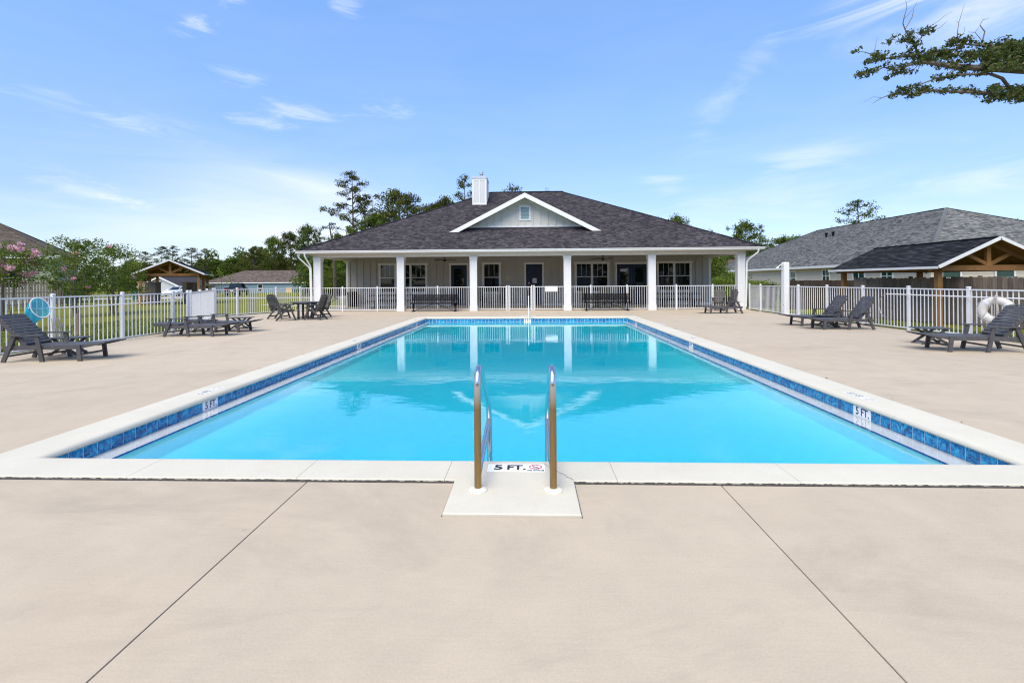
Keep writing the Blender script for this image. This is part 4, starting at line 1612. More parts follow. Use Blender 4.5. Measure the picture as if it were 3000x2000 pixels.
def make_lounger(label, loc, rz, back_deg, group='charcoal loungers round the pool'):
    """Local +x runs from the head legs (x=0) to the foot; y spans the width (0 to .57)."""
    t = thing('sun_lounger', label, 'sun lounger', loc, rz, group)
    mat = 'poly_charcoal'
    W = .57
    zs = .325
    for y in (0, W):
        m = MB()
        pr = [(-.02, zs - .085), (1.35, zs - .085), (1.6, zs - .035), (1.83, zs + .02), (1.86, zs + .035), (1.83, zs + .045), (1.6, zs + .02), (1.4, zs), (-.02, zs)]
        m.xprism(pr, y - .018, y + .018)
        m.obj('side_rail', mat, t)
        s = 1 if y > 0 else -1
        for x0, x1, zt in ((0.0, .2, .515), (.72, .62, .515), (1.42, 1.385, zs - .005)):
            m = MB()
            yy = y + s * .037
            if zt < .4:
                yy = y + s * .037
            m.bar((x0, yy, 0), (x1, yy, zt), .035, .075, (1, 0, 0))
            m.obj('leg', mat, t)
        m = MB()
        m.xprism([(.12, .515), (.68, .515), (.71, .525), (.68, .54), (.12, .54), (.1, .528)], y + s * .037 - .04, y + s * .037 + .04)
        m.obj('armrest', mat, t)
    for x, z in ((1.4, .13), (.7, .14), (.035, .12)):
        m = MB()
        m.bar((x, 0, z), (x, W, z), .05, .03)
        m.obj('stretcher', mat, t)
    x = .43
    i = 0
    while x < 1.83:
        zz = zs - .02 if x < 1.4 else zs - .02 + (x - 1.4) * .115
        put('seat_slat', SL_SEAT, t, (x, W / 2, zz), (0, -.11 if x > 1.4 else 0, 0))
        x += .093
    # back, hinged at x=.38
    a = R(back_deg)
    hx, hz = .38, zs - .015
    ux, uz = -math.cos(a), math.sin(a)
    bk = MB()
    for y in (.02, W - .02):
        p0 = (hx, y, hz)
        p1 = (hx + ux * .72, y, hz + uz * .72)
        bk.bar(p0, p1, .03, .06, (uz, 0, -ux))
    bk.bar((hx + ux * .03, .02, hz + uz * .03), (hx + ux * .03, W - .02, hz + uz * .03), .03, .05)
    b = bk.obj('backrest', mat, t)
    n = 9
    for k in range(n):
        s = .06 + k * .079
        wide = k == n - 1
        nx, nz = uz, -ux
        put('slat', SL_BACK, b, (hx + ux * s + nx * .03, W / 2, hz + uz * s + nz * .03), (0, math.pi / 2 - a - math.pi / 2 + math.pi - 0 if False else a, 0))
    # top slat with a hand hole: two blocks and a rounded bar
    s = .06 + n * .079
    c0 = Vector((hx + ux * s + uz * .03, 0, hz + uz * s - ux * .03))
    m = MB()
    ex = Vector((ux, 0, uz))
    nn = Vector((uz, 0, -ux))
    outl = [(.0, -.035), (W, -.035), (W, .02), (W - .1, .045), (W / 2, .055), (.1, .045), (0, .02)]
    hole = [(W / 2 - .07, .008), (W / 2 + .07, .008), (W / 2 + .055, .03), (W / 2 - .055, .03)]
    def P3(q, h):
        return c0 + Vector((0, q[0], 0)) + ex * q[1] + nn * h
    # split the outline round the hand hole
    for quad in ([outl[0], outl[1], hole[1], hole[0]], [outl[1], outl[2], outl[3], hole[2], hole[1]], [outl[3], outl[4], outl[5], hole[3], hole[2]], [outl[5], outl[6], outl[0], hole[0], hole[3]]):
        m.quadstrip([[P3(q, 0) for q in quad], [P3(q, .018) for q in quad]])
    m.obj('top_slat', mat, b)
    m = MB()
    if back_deg > 10:
        for y in (.1, W - .1):
            m.bar((hx + ux * .42, y, hz + uz * .42 - .02), (.06, y, zs - .06), .025, .04)
        m.obj('prop', mat, t)
    return t


# local +x towards the foot
def LNG(label, near_leg_head, rz, deg, flip=False):
    return make_lounger(label, (*near_leg_head, 0), rz, deg)


# left side: heads towards the fence (-x), feet to the pool (+x)
LNG('charcoal sun lounger with raised back on the near left, in front of the blue net', (-10.43, 8.74), R(7), 47)
LNG('charcoal sun lounger lying flat on the left, nearer one of the flat pair', (-10.57, 12.93), R(1), 2)
LNG('charcoal sun lounger lying flat on the left, farther one beside the small table', (-10.5, 14.02), R(1), 2)
# right side: heads towards the right fence; local x reversed, local y then runs back towards the camera
LNG('charcoal sun lounger with back bolt upright beside the right corner column', (9.68, 21.68), R(180), 73)
LNG('charcoal sun lounger on the right behind its twin, back raised, nearer the shower', (10.4, 15.95), R(179), 54)
LNG('charcoal sun lounger on the right in front of its twin, back raised', (10.44, 14.78), R(177), 54)
LNG('charcoal sun lounger with raised back at the right edge below the life ring', (10.28, 10.33), R(173.5), 50)


def side_table(label, c, rz, w_=.72, d_=.42, h=.385):
    t = thing('side_table', label, 'side table', (c[0], c[1], 0), rz, 'small folding side tables')
    n = 5
    for i in range(n):
        m = MB()
        a = -d_ / 2 + i * d_ / n
        rr = .03 if i in (0, n - 1) else 0
        m.box(-w_ / 2 + rr, w_ / 2 - rr, a + .004, a + d_ / n - .004, h - .02, h)
        m.obj('slat', 'poly_charcoal', t)
    for y in (-d_ / 2 + .05, d_ / 2 - .05):
        s = 1 if y > 0 else -1
        m = MB()
        m.bar((-w_ / 2 + .07, y, 0), (w_ / 2 - .12, y, h - .02), .03, .05, (1, 0, 0))
        m.obj('leg', 'poly_charcoal', t)
        m = MB()
        m.bar((w_ / 2 - .07, y - s * .033, 0), (-w_ / 2 + .12, y - s * .033, h - .02), .03, .05, (1, 0, 0))
        m.obj('leg', 'poly_charcoal', t)
    for x in (-w_ / 2 + .13, w_ / 2 - .13):
        m = MB()
        m.bar((x, -d_ / 2 + .05, .06), (x, d_ / 2 - .05, .06), .03, .03)
        m.obj('stretcher', 'poly_charcoal', t)
    return t


p = gnd(196, 988, .385)
side_table('charcoal side table behind the near left lounger', (p.x, p.y + .05), R(5))
p = gnd(705, 929.5, .385)
side_table('charcoal side table behind the flat left loungers', (p.x, p.y + .05), R(2))
p = gnd(2428, 922.5, .385)
side_table('charcoal side table between the two right loungers', (p.x, p.y + .05), R(-4))
p = gnd(2731, 959.5, .385)
side_table('charcoal side table behind the near right lounger', (p.x, p.y + .05), R(-4))


def make_chair(label, loc, rz, group='tall slatted patio chairs'):
    """Faces local +x."""
    t = thing('patio_chair', label, 'chair', loc, rz, group)
    mt = 'poly_weathered'
    for s in (-1, 1):
        y = s * .27
        m = MB()
        m.bar((.36, y, 0), (.13, y, .62), .035, .06, (1, 0, 0))
        m.obj('leg', mt, t)
        m = MB()
        m.bar((-.36, y - s * .04, 0), (.16, y - s * .04, .62), .035, .06, (1, 0, 0))
        m.obj('leg', mt, t)
        m = MB()
        m.bar((.3, y, .64), (-.22, y, .625), .09, .025)
        m.obj('armrest', mt, t)
        m = MB()
        m.bar((.3, y - s * .08, .40), (-.22, y - s * .08, .36), .03, .07)
        m.obj('seat_rail', mt, t)
    for x, z in ((.31, .12), (-.26, .12)):
        m = MB()
        m.bar((x, -.26, z), (x, .26, z), .03, .05)
        m.obj('stretcher', mt, t)
    sm = slat_mesh(.44, .075, .018, mt)
    for k in range(6):
        put('seat_slat', sm, t, (.29 - k * .085, 0, .41 - k * .006))
    a = R(70)
    ux, uz = -math.cos(a), math.sin(a)
    bk = MB()
    for y in (-.235, .235):
        bk.bar((-.17, y, .36), (-.17 + ux * .62, y, .36 + uz * .62), .03, .05, (uz, 0, -ux))
    bk.bar((-.17 + ux * .03, -.235, .36 + uz * .03), (-.17 + ux * .03, .235, .36 + uz * .03), .03, .05)
    b = bk.obj('backrest', mt, t)
    bs = slat_mesh(.45, .073, .018, mt)
    for k in range(7):
        s = .08 + k * .083
        put('slat', bs, b, (-.17 + ux * s + uz * .02, 0, .36 + uz * s - ux * .02), (0, a, 0))
    s = .08 + 7 * .083
    c0 = Vector((-.17 + ux * s + uz * .02, 0, .36 + uz * s - ux * .02))
    ex, nn = Vector((ux, 0, uz)), Vector((uz, 0, -ux))
    m = MB()
    outl = [(-.24, -.03), (.24, -.03), (.24, .01), (.13, .045), (0, .055), (-.13, .045), (-.24, .01)]
    hole = [(-.05, .005), (.05, .005), (.04, .028), (-.04, .028)]
    P3 = lambda q, h: c0 + Vector((0, q[0], 0)) + ex * q[1] + nn * h
    for quad in ([outl[0], outl[1], hole[1], hole[0]], [outl[1], outl[2], outl[3], hole[2], hole[1]], [outl[3], outl[4], outl[5], hole[3], hole[2]], [outl[5], outl[6], outl[0], hole[0], hole[3]]):
        m.quadstrip([[P3(q, 0) for q in quad], [P3(q, .018) for q in quad]])
    m.obj('top_slat', mt, b)
    return t


ch0 = make_chair('dark slatted patio chair on the far left of the round table', (-10.75, 19.3, 0), R(-8))
copy_tree(ch0, (-9.95, 18.42, 0), R(28), 'dark slatted patio chair in front of the round table, its back to the camera')
copy_tree(ch0, (-8.83, 18.72, 0), R(172), 'dark slatted patio chair on the right of the round table')
copy_tree(ch0, (-9.2, 20.0, 0), R(250), 'dark slatted patio chair behind the round table, facing the pool')
copy_tree(ch0, (9.5, 23.2, 0), R(238), 'dark slatted armchair behind the upright lounger by the right column')
copy_tree(ch0, (3.3, 26.0, 0), R(80), 'dark slatted chair on the porch behind the right bench, leftmost', scale=1.15)
copy_tree(ch0, (4.15, 25.75, 0), R(100), 'dark slatted chair on the porch behind the right bench, second from left', scale=1.15)
copy_tree(ch0, (5.15, 26.6, 0), R(175), 'dark slatted chair on the porch side on before the double door', scale=1.15)


def round_table(label, c, h, r_, mt='poly_charcoal', legs=4):
    t = thing('round_table', label, 'table', (c[0], c[1], 0), 0, 'round dark tables')
    m = MB()
    m.lathe([(r_ * .96, h - .03), (r_, h - .025), (r_, h - .004), (r_ * .985, h), (.01, h)], n=36)
    m.obj('table_top', mt, t)
    m = MB()
    m.lathe([(r_ * .8, h - .08), (r_ * .8, h - .03), (.02, h - .03)], n=24)
    m.obj('apron', mt, t)
    for k in range(legs):
        a = math.pi / 4 + k * math.pi / 2
        m = MB()
        m.bar((.28 * math.cos(a), .28 * math.sin(a), .0), (.28 * math.cos(a), .28 * math.sin(a), h - .05), .07, .07)
        m.obj('leg', mt, t)
    for k in range(2):
        a = math.pi / 4 + k * math.pi / 2
        m = MB()
        m.bar((.34 * math.cos(a), .34 * math.sin(a), .08 + .04 * k), (-.34 * math.cos(a), -.34 * math.sin(a), .08 + .04 * k), .06, .035)
        m.obj('stretcher', mt, t)
    return t


round_table('round charcoal patio table with four chairs at the far left of the deck', (-9.5, 19.15), .725, .6)
round_table('round dark table on the porch behind the right bench', (4.2, 26.75), .76, .55)


def bench(label, x0, x1, y):
    L = x1 - x0
    t = thing('metal_bench', label, 'bench', ((x0 + x1) / 2, y, 0), 0, 'black mesh benches by the porch fence')
    hl = L / 2 + .16
    # perforated mesh seat and back: rods both ways inside a frame
    def panel(name, org, U, V_, lu, lv, step):
        m = MB()
        org, U, V_ = Vector(org), Vector(U), Vector(V_)
        N_ = U.cross(V_)
        k = int(lu / step)
        for i in range(k + 1):
            p = org + U * (i * lu / k)
            m.bar(p, p + V_ * lv, .0105, .004, N_)
        k = int(lv / step)
        for i in range(k + 1):
            p = org + V_ * (i * lv / k)
            m.bar(p, p + U * lu, .0105, .004, N_)
        f = MB()
        for a, b in ((org, org + U * lu), (org + V_ * lv, org + V_ * lv + U * lu), (org, org + V_ * lv), (org + U * lu, org + U * lu + V_ * lv)):
            f.tube([a, b], .013, 6)
        o = f.obj(name, 'black_metal', t)
        mo = m.obj('mesh', 'black_metal', o)
        return o
    panel('seat', (-hl, -.2, .435), (1, 0, 0), (0, 1, 0), 2 * hl, .40, .021)
    panel('backrest', (-hl + .02, .235, .55), (1, 0, 0), (0, .18, .98), 2 * hl - .04, .31, .021)
    m = MB()
    m.box(-hl, hl, -.21, -.195, .40, .45)
    m.obj('seat_apron', 'black_metal', t)
    for s in (-1, 1):
        x = s * L / 2
        m = MB()
        m.tube(arc_pts([(x, -.05, .02), (x, -.05, .42), (x, .2, .42), (x, .3, .88)], .06, 4), .026, 8)
        m.obj('leg', 'black_metal', t)
        m = MB()
        m.bar((x, -.3, .025), (x, .28, .025), .06, .05)
        m.obj('foot', 'black_metal', t)
        m = MB()
        m.tube([(x - s * .02, -.02, .03), (s * .04, -.02, .41)], .014, 6)
        m.obj('brace', 'black_metal', t)
    return t


bench('black perforated metal bench in front of the left part of the porch fence', -5.96, -3.79, 23.56)
bench('black perforated metal bench in front of the right part of the porch fence', 2.95, 5.05, 23.56)


def picnic(label, xc, yc):
    t = thing('picnic_table', label, 'picnic table', (xc, yc, 0), 0, 'black picnic tables on the porch')
    L = 1.21
    m = MB()
    m.box(-L, L, -.37, .37, .715, .775)
    m.obj('table_top', 'black_metal', t)
    for s in (-1, 1):
        m = MB()
        m.box(-L, L, s * .68 - .13, s * .68 + .13, .395, .45)
        m.obj('seat', 'black_metal', t)
        x = s * .8
        m = MB()
        m.tube(arc_pts([(x, -.62, .03), (x, -.3, .03), (x, -.22, .72), (x, .22, .72), (x, .3, .03), (x, .62, .03)], .08, 4), .038, 8)
        m.bar((x, -.72, .4), (x, .72, .4), .05, .04)
        m.obj('leg_frame', 'black_metal', t)
        m = MB()
        m.tube([(x, 0, .4), (s * .06, 0, .73)], .014, 6)
        m.obj('brace', 'black_metal', t)
        m = MB()
        m.tube(arc_pts([(x - s * .02, -.68, .41), (x - s * .02, -.68, .04), (x + s * .22, -.68, .04), (x + s * .22, -.68, .41)], .08, 4), .032, 8)
        m.obj('seat_leg', 'black_metal', t)
    return t


picnic('black metal picnic table on the left of the porch', -8.2, 27.05)
picnic('black metal picnic table on the right of the porch', 8.63, 27.0)

t = thing('trash_can', 'round black trash can against the left end of the porch wall', 'trash can', (-11.0, 28.25, 0))
m = MB()
m.lathe([(.27, 0), (.3, .05), (.31, .78), (.33, .8), (.33, .86)], n=20)
m.obj('barrel', 'black_plastic', t, smooth=True)
m = MB()
m.lathe([(.335, .861), (.32, .92), (.2, .96), (.18, .955), (.01, .95)], n=20)
m.obj('lid', 'black_plastic', t, smooth=True)


def rocker(label, loc, rz):
    t = thing('rocking_chair', label, 'rocking chair', loc, rz, 'black rocking chairs on the porch')
    mt = 'black_plastic'
    for s in (-1, 1):
        y = s * .28
        m = MB()
        pts = [(-.5 + k * .1, y, .03 + .5 * (k * .1 - .5) ** 2 * .5) for k in range(11)]
        for a, b in zip(pts, pts[1:]):
            m.bar(a, b, .03, .05)
        m.obj('rocker', mt, t)
        for x, h in ((.26, .62), (-.24, .62)):
            m = MB()
            m.bar((x, y, .04), (x, y, h), .05, .05)
            m.obj('leg', mt, t)
        m = MB()
        m.box(-.3, .34, y - .05, y + .05, .62, .645)
        m.obj('armrest', mt, t)
        for z in (.18, .28):
            m = MB()
            m.bar((-.24, y, z), (.26, y, z), .025, .035)
            m.obj('stretcher', mt, t)
    for z in (.15, .26):
        m = MB()
        m.bar((.26, -.28, z), (.26, .28, z), .025, .04)
        m.obj('stretcher', mt, t)
    m = MB()
    m.box(-.26, .3, -.27, .27, .39, .42)
    m.obj('seat', mt, t)
    for k in range(7):
        y = -.21 + k * .07
        m = MB()
        m.bar((-.24, y, .42), (-.42, y, 1.12), .05, .015, (1, 0, 0))
        m.obj('back_slat', mt, t)
    m = MB()
    m.bar((-.42, -.28, 1.13), (-.42, .28, 1.13), .03, .1)
    m.obj('head_rail', mt, t)
    return t


rocker('black rocking chair on the porch right of the single window', (-1.5, 27.9, 0), R(270))
rocker('black rocking chair on the porch mostly hidden behind the third column', (-3.05, 27.7, 0), R(270))
t = thing('porch_stand', 'small black side table on the porch below the single window', 'side table', (-2.38, 28.1, 0))
m = MB()
m.box(-.24, .24, -.2, .2, .5, .53)
m.obj('table_top', 'black_plastic', t)
for sx in (-1, 1):
    for sy in (-1, 1):
        m = MB()
        m.box(sx * .15 - .025, sx * .15 + .025, sy * .13 - .025, sy * .13 + .025, 0, .5)
        m.obj('leg', 'black_plastic', t)
m = MB()
m.box(-.17, .17, -.15, .15, .16, .185)
m.obj('shelf', 'black_plastic', t)

# outdoor shower post
t = thing('shower_post', 'white square shower post with shower head standing at the right fence', 'shower', (10.93, 19.87, 0))
m = MB()
m.box(-.108, .108, -.108, .108, -.1, 2.22)
m.quadstrip([[(-.108, -.108, 2.22), (.108, -.108, 2.22), (.108, .108, 2.22), (-.108, .108, 2.22)], [(-.085, -.085, 2.27), (.085, -.085, 2.27), (.085, .085, 2.27), (-.085, .085, 2.27)]])
m.obj('post', 'fence_white', t)
m = MB()
m.tube(arc_pts([(-.05, -.05, 2.16), (-.22, -.06, 2.17), (-.33, -.06, 2.06)], .06, 5), .017, 10)
m.obj('shower_arm', 'white_paint', t, smooth=True)
m = MB()
m.tube([(-.31, -.06, 2.08), (-.355, -.06, 2.03), (-.37, -.06, 2.0)], [.02, .05, .055], 12)
m.obj('shower_head', 'white_paint', t, smooth=True)
m = MB()
m.lathe([(.03, 0), (.03, .02), (.012, .03), (.012, .05)], n=12)
o = m.obj('knob', 'galv', t)
o.location = (-.11, -.02, 1.92)
o.rotation_euler = (0, R(-90), 0)
for zz in (1.45, 1.05, .45, .2):
    m = MB()
    m.box(-.125, -.107, -.05, -.02, zz - .02, zz + .02)
    m.obj('bracket', 'galv' if zz != .45 else 'red_print', t)
m = MB()
m.tube([(-.122, -.036, .2), (-.122, -.036, 2.0)], .009, 8)
m.obj('pipe', 'white_paint', t)

# skimmer net and its long pole hung on the left fence
def on_left(y, z, off=.08):
    f = (y - FL0[1]) / (FL1[1] - FL0[1])
    return Vector((FL0[0] + (FL1[0] - FL0[0]) * f + off, y, z))


net = thing('skimmer_net', 'bright blue pool skimmer net on a white pole hung along the left fence', 'pool net')
a, b = px(137, 900.5, 10.05), px(536, 881, 14.0)
a = on_left(10.0, .985)
b = on_left(13.9, 1.0)
m = MB()
m.tube([a, b], .016, 8)
m.obj('pole', 'white_paint', net)
j = a.lerp(b, .72)
for f in (.66, .985):
    m = MB()
    m.tube([a.lerp(b, f - .01), a.lerp(b, f + .012)], .023, 8)
    m.obj('grip', 'tan_plastic', net)
# hoop: an upright ellipse at the pole end, bag hanging behind it
hc = px(118, 901, 9.75)
nrm = Vector((.83, -.55, .02)).normalized()
e1 = Vector((-nrm.y, nrm.x, 0)).normalized()
e2 = nrm.cross(e1)
if e2.z < 0:
    e2 = -e2
loop = [hc + e1 * (.15 * math.cos(q)) + e2 * (.22 * math.sin(q)) - e1 * (.05 * math.sin(q)) for q in [2 * math.pi * k / 28 for k in range(29)]]
m = MB()
m.tube(loop, .011, 6)
m.tube([hc + e1 * (-.18 if (a - hc).dot(e1) < 0 else .18), a], .012, 6)
m.obj('hoop', 'white_paint', net, smooth=True)
rings = []
drop = Vector((-.24, -.02, -.10))
for k in range(6):
    f = k / 5
    rings.append([hc + (p - hc) * (1 - .5 * f ** 1.5) + drop * f + Vector((0, 0, -.2 * f * f)) + Vector((.02 * math.sin(9 * i + 3 * k), 0, .02 * math.cos(5 * i + k))) * f for i, p in enumerate(loop[:-1])])
m = MB()
m.quadstrip(rings, True, False)
b_ = len(m.v)
m.face(list(rings[-1]))
m.obj('bag', 'blue_net', net, smooth=True, fix=False)
# white rope hung on the fence post
m = MB()
rp = on_left(10.42, 1.0, .05)
rr = random.Random(5)
for q in range(4):
    pts = []
    for k in range(13):
        f = k / 12
        pts.append(rp + Vector((.03 + .02 * q, .02 + .06 * q * math.sin(math.pi * f) + (q - 2) * .05 * f, -.25 - (.5 + .09 * q) * math.sin(math.pi * min(1, f * 1.02)))))
    m.tube(pts, .008, 5)
tag(m.obj('rope', 'rope'), 'off white rope looped over a post of the left fence', 'rope')
# long pole with shepherd hook on the right fence
def on_right(y, z, off=.07):
    f = (y - FR4[1]) / (FR5[1] - FR4[1])
    return Vector((FR4[0] + (FR5[0] - FR4[0]) * f - off, y, z))


t = thing('rescue_pole', 'long white rescue pole with hook hung along the right fence', 'rescue pole')
m = MB()
m.tube([on_right(14.6, 1.065, .1), on_right(9.3, 1.05)], .017, 8)
m.obj('pole', 'white_paint', t)
hk = on_right(14.6, 1.06, .1)
m = MB()
pts = [hk + Vector((0, .02, 0)) + Vector((-.05, .28 * math.sin(q), -.36 + .36 * math.cos(q))) for q in [math.pi * 1.05 * k / 10 for k in range(11)]]
m.tube([hk] + pts, .009, 6)
m.obj('hook', 'galv', t)

# life ring
k_ = px(2919, 909, 1.0).x
yr = (11.31 + .0868 * 13.95 - .27) / (k_ + .0868)
rc = px(2919, 909, yr)
t = thing('life_ring', 'dirty white life ring with ropes hanging on the right fence', 'life ring', rc)
t.rotation_euler = (0, 0, R(-52))
m = MB()
RR, rr_ = .24, .09
rings = []
for i in range(40):
    a = 2 * math.pi * i / 40
    c = Vector((math.cos(a) * RR, 0, math.sin(a) * RR))
    d = Vector((math.cos(a), 0, math.sin(a)))
    rings.append([c + d * (rr_ * math.cos(q)) + Vector((0, .06 * math.sin(q), 0)) for q in [2 * math.pi * k / 14 for k in range(14)]])
rings.append(rings[0])
m.quadstrip(rings, True, False)
m.obj('ring', 'buoy', t, smooth=True)
for k in range(4):
    a0 = R(40 + 90 * k)
    m = MB()
    rg_ = []
    for i in range(5):
        a = a0 + (i - 2) * .06
        c = Vector((math.cos(a) * RR, 0, math.sin(a) * RR))
        d = Vector((math.cos(a), 0, math.sin(a)))
        rg_.append([c + d * ((rr_ + .006) * math.cos(q)) + Vector((0, .066 * math.sin(q), 0)) for q in [2 * math.pi * kk / 14 for kk in range(14)]])
    m.quadstrip(rg_, True, False)
    m.obj('band', 'buoy_band', t, smooth=True)
m = MB()
for k in range(4):
    a0, a1 = R(40 + 90 * k), R(130 + 90 * k)
    pts = []
    for i in range(9):
        f = i / 8
        a = a0 + (a1 - a0) * f
        r2 = RR + rr_ + .008 + .006 * math.sin(math.pi * f)
        pts.append((math.cos(a) * r2, -.02, math.sin(a) * r2))
    m.tube(pts, .006, 5)
for dx in (-.02, .015, .04):
    m.tube([(dx * .3, -.07, .38), (dx, -.085, .1), (dx * 1.5, -.08, -.2), (dx * 1.2, -.09, -.34)], .007, 5)
m.tube([(0, -.07, .38), (-.12, -.08, .05), (-.26, -.08, -.26), (-.2, -.05, -.55), (-.15, -.02, -.75)], .006, 5)
m.tube([(.0, -.09, -.3), (-.1, -.05, -.42), (-.13, -.03, -.7)], .006, 5)
m.obj('ropes', 'rope', t)

# black hand rail beside the walk left of the house
t = thing('walk_handrail', 'black bent handrail beside the walk left of the porch', 'handrail', (0, 0, 0))
m = MB()
m.tube(arc_pts([px(967, 893, 30.6), px(969, 884, 30.6), px(985, 879, 30.8), px(994, 865, 31.0), px(1012, 864, 31.4)], .15, 4), .025, 8)
m.obj('rail', 'black_metal', t)
m = MB()
pq = px(1010, 864, 31.3)
m.tube([pq, (pq.x, pq.y, -.1)], .022, 8)
m.obj('post', 'black_metal', t)
# old stake on the lawn
p = gnd(228, 983, -.09)
m = MB()
m.box(p.x - .075, p.x + .075, p.y - .04, p.y + .04, -.15, .62)
tag(m.obj('wood_stake', 'fence_gray'), 'old grey wooden stake on the lawn behind the left fence', 'stake')


# ================================================================== PAVILIONS
def pavilion(name, label, origin, rz, w_, depth, ze, rise, base, mat_roof, posts_side, ov=.4):
    """Local x across the gable, local y from the front gable (0) to the back. z values are absolute."""
    t = thing(name, label, 'pavilion', (*origin, 0), rz)
    hw = w_ / 2
    slope = rise / (hw + ov)
    for s in (-1, 1):
        for k in range(posts_side):
            y = .15 + k * (depth - .3) / (posts_side - 1)
            m = MB()
            m.box(s * (hw - .1) - .09, s * (hw - .1) + .09, y - .09, y + .09, base - .1, ze)
            m.obj('post', 'cedar_post', t)
        m = MB()
        m.box(s * (hw - .1) - .07, s * (hw - .1) + .07, -.1, depth + .1, ze - .0, ze + .2)
        m.obj('beam', 'cedar', t)
    zap = ze + .16 + rise
    for y in [.15 + k * (depth - .3) / (posts_side - 1) for k in range(posts_side)]:
        m = MB()
        m.box(-hw - .05, hw + .05, y - .06, y + .06, ze + .005, ze + .215)
        m.obj('tie_beam', 'cedar', t)
        m = MB()
        m.box(-.08, .08, y - .055, y + .055, ze + .215, zap - .12)
        m.obj('king_post', 'cedar_post', t)
        for s in (-1, 1):
            m = MB()
            m.bar((s * .06, y, ze + .25), (s * hw * .42, y, zap - .2 - hw * .42 * slope), .1, .13)
            m.obj('strut', 'cedar', t)
            m = MB()
            m.bar((s * .0, y - .002, zap - .14), (s * (hw + ov * .8), y - .002, zap - .14 - (hw + ov * .8) * slope), .1, .17)
            m.obj('rafter', 'cedar', t)
    m = MB()
    yo = .35
    th = .05
    for s in (-1, 1):
        a, b = Vector((0, -yo, zap)), Vector((s * (hw + ov), -yo, zap - (hw + ov) * slope))
        c, d = b + Vector((0, depth + 2 * yo, 0)), a + Vector((0, depth + 2 * yo, 0))
        dz = Vector((0, 0, -th))
        m.quadstrip([[a, b, c, d], [a + dz, b + dz, c + dz, d + dz]])
    roof = flat_rnd(m.obj('roof', mat_roof, t))
    sl = math.sqrt(1 + slope ** 2)
    for s in (-1, 1):
        Lr = (hw + ov) * sl
        shingles(roof, mat_roof, (s * (hw + ov), -yo, zap - (hw + ov) * slope), (0, 1, 0), (-s / sl, 0, slope / sl),
                 lambda tt: None if tt > Lr - .02 else (0, depth + 2 * yo), seed=3 + s)
    # white drip edge, ceiling boards
    for s in (-1, 1):
        for y in (-yo - .015, depth + yo + .015):
            m = MB()
            dd = .015 if y < 0 else .075
            m.bar((0, y, zap - dd), (s * (hw + ov), y, zap - dd - (hw + ov) * slope), .025, .12)
            m.obj('drip_edge', 'white_paint', roof)
        m = MB()
        xx = s * (hw + ov + .01)
        m.box(min(xx, xx + s * .02), max(xx, xx + s * .02), -yo, depth + yo, zap - (hw + ov) * slope - .08, zap - (hw + ov) * slope + .015)
        m.obj('drip_edge', 'white_paint', roof)
        m = MB()
        a, b = Vector((s * .02, -yo + .03, zap - th - .012)), Vector((s * (hw + ov - .04), -yo + .03, zap - th - .012 - (hw + ov - .04) * slope))
        m.quadstrip([[a, b, b + Vector((0, depth + .6, 0)), a + Vector((0, depth + .6, 0))], [v + Vector((0, 0, -.015)) for v in (a, b, b + Vector((0, depth + .6, 0)), a + Vector((0, depth + .6, 0)))]])
        m.obj('ceiling_board', 'cedar', t)
    return t


pavilion('timber_pavilion', 'timber pavilion with dark roof behind the right fence', (17.72, 18.15), 0, 3.9, 5.6, 1.82, 1.08, -.31, 'shingle_black', 2, .32)
E_ = Vector((-26.2, 36.0))
rdir = Vector((.87, .5)).normalized()
cen = E_ - rdir * 2.2
pavilion('timber_pavilion', 'timber mail pavilion with dark roof far left beyond the lawn', (cen.x, cen.y), math.atan2(rdir.y, rdir.x), 3.9, 6.2, 2.12, 1.1, -.12, 'shingle_black', 3, .35)


def kiosk(label, x0, x1, Y, ztop, rz):
    p = px((x0 + x1) / 2, 860, Y)
    t = thing('mailbox_kiosk', label, 'mailbox', (p.x, p.y, hgt(p.x, p.y)), rz, 'mailbox kiosks under the left pavilion')
    w_ = (x1 - x0) * Y / FPX
    h = ztop - hgt(p.x, p.y)
    m = MB()
    m.box(-w_ / 2, w_ / 2, -.25, .25, .35, h - .06)
    m.obj('cabinet', 'kiosk_brown', t)
    m = MB()
    m.box(-w_ / 2 - .05, w_ / 2 + .05, -.32, .32, h - .06, h)
    m.obj('cap', 'kiosk_tan', t)
    m = MB()
    m.box(-w_ / 2 + .03, w_ / 2 - .03, -.2, .2, 0, .35)
    m.obj('plinth', 'kiosk_brown', t)
    m = MB()
    m.box(-w_ / 2 - .012, -w_ / 2 + w_ * .38, -.262, .262, .35, h - .06)
    m.obj('side_panel', 'kiosk_tan', t)
    for i in range(3):
        for k in range(4):
            m = MB()
            a = -w_ / 2 + w_ * (.42 + .19 * i)
            m.box(a, a + w_ * .17, -.268, -.25, .42 + k * (h - .55) / 4, .38 + (k + 1) * (h - .55) / 4)
            m.obj('mail_door', 'kiosk_brown', t)


kiosk('tan mailbox kiosk on the left under the far left pavilion', 411, 466, 35.5, 1.68, R(0))
kiosk('tan mailbox kiosk on the right under the far left pavilion', 541, 573, 38.0, 1.66, R(0))


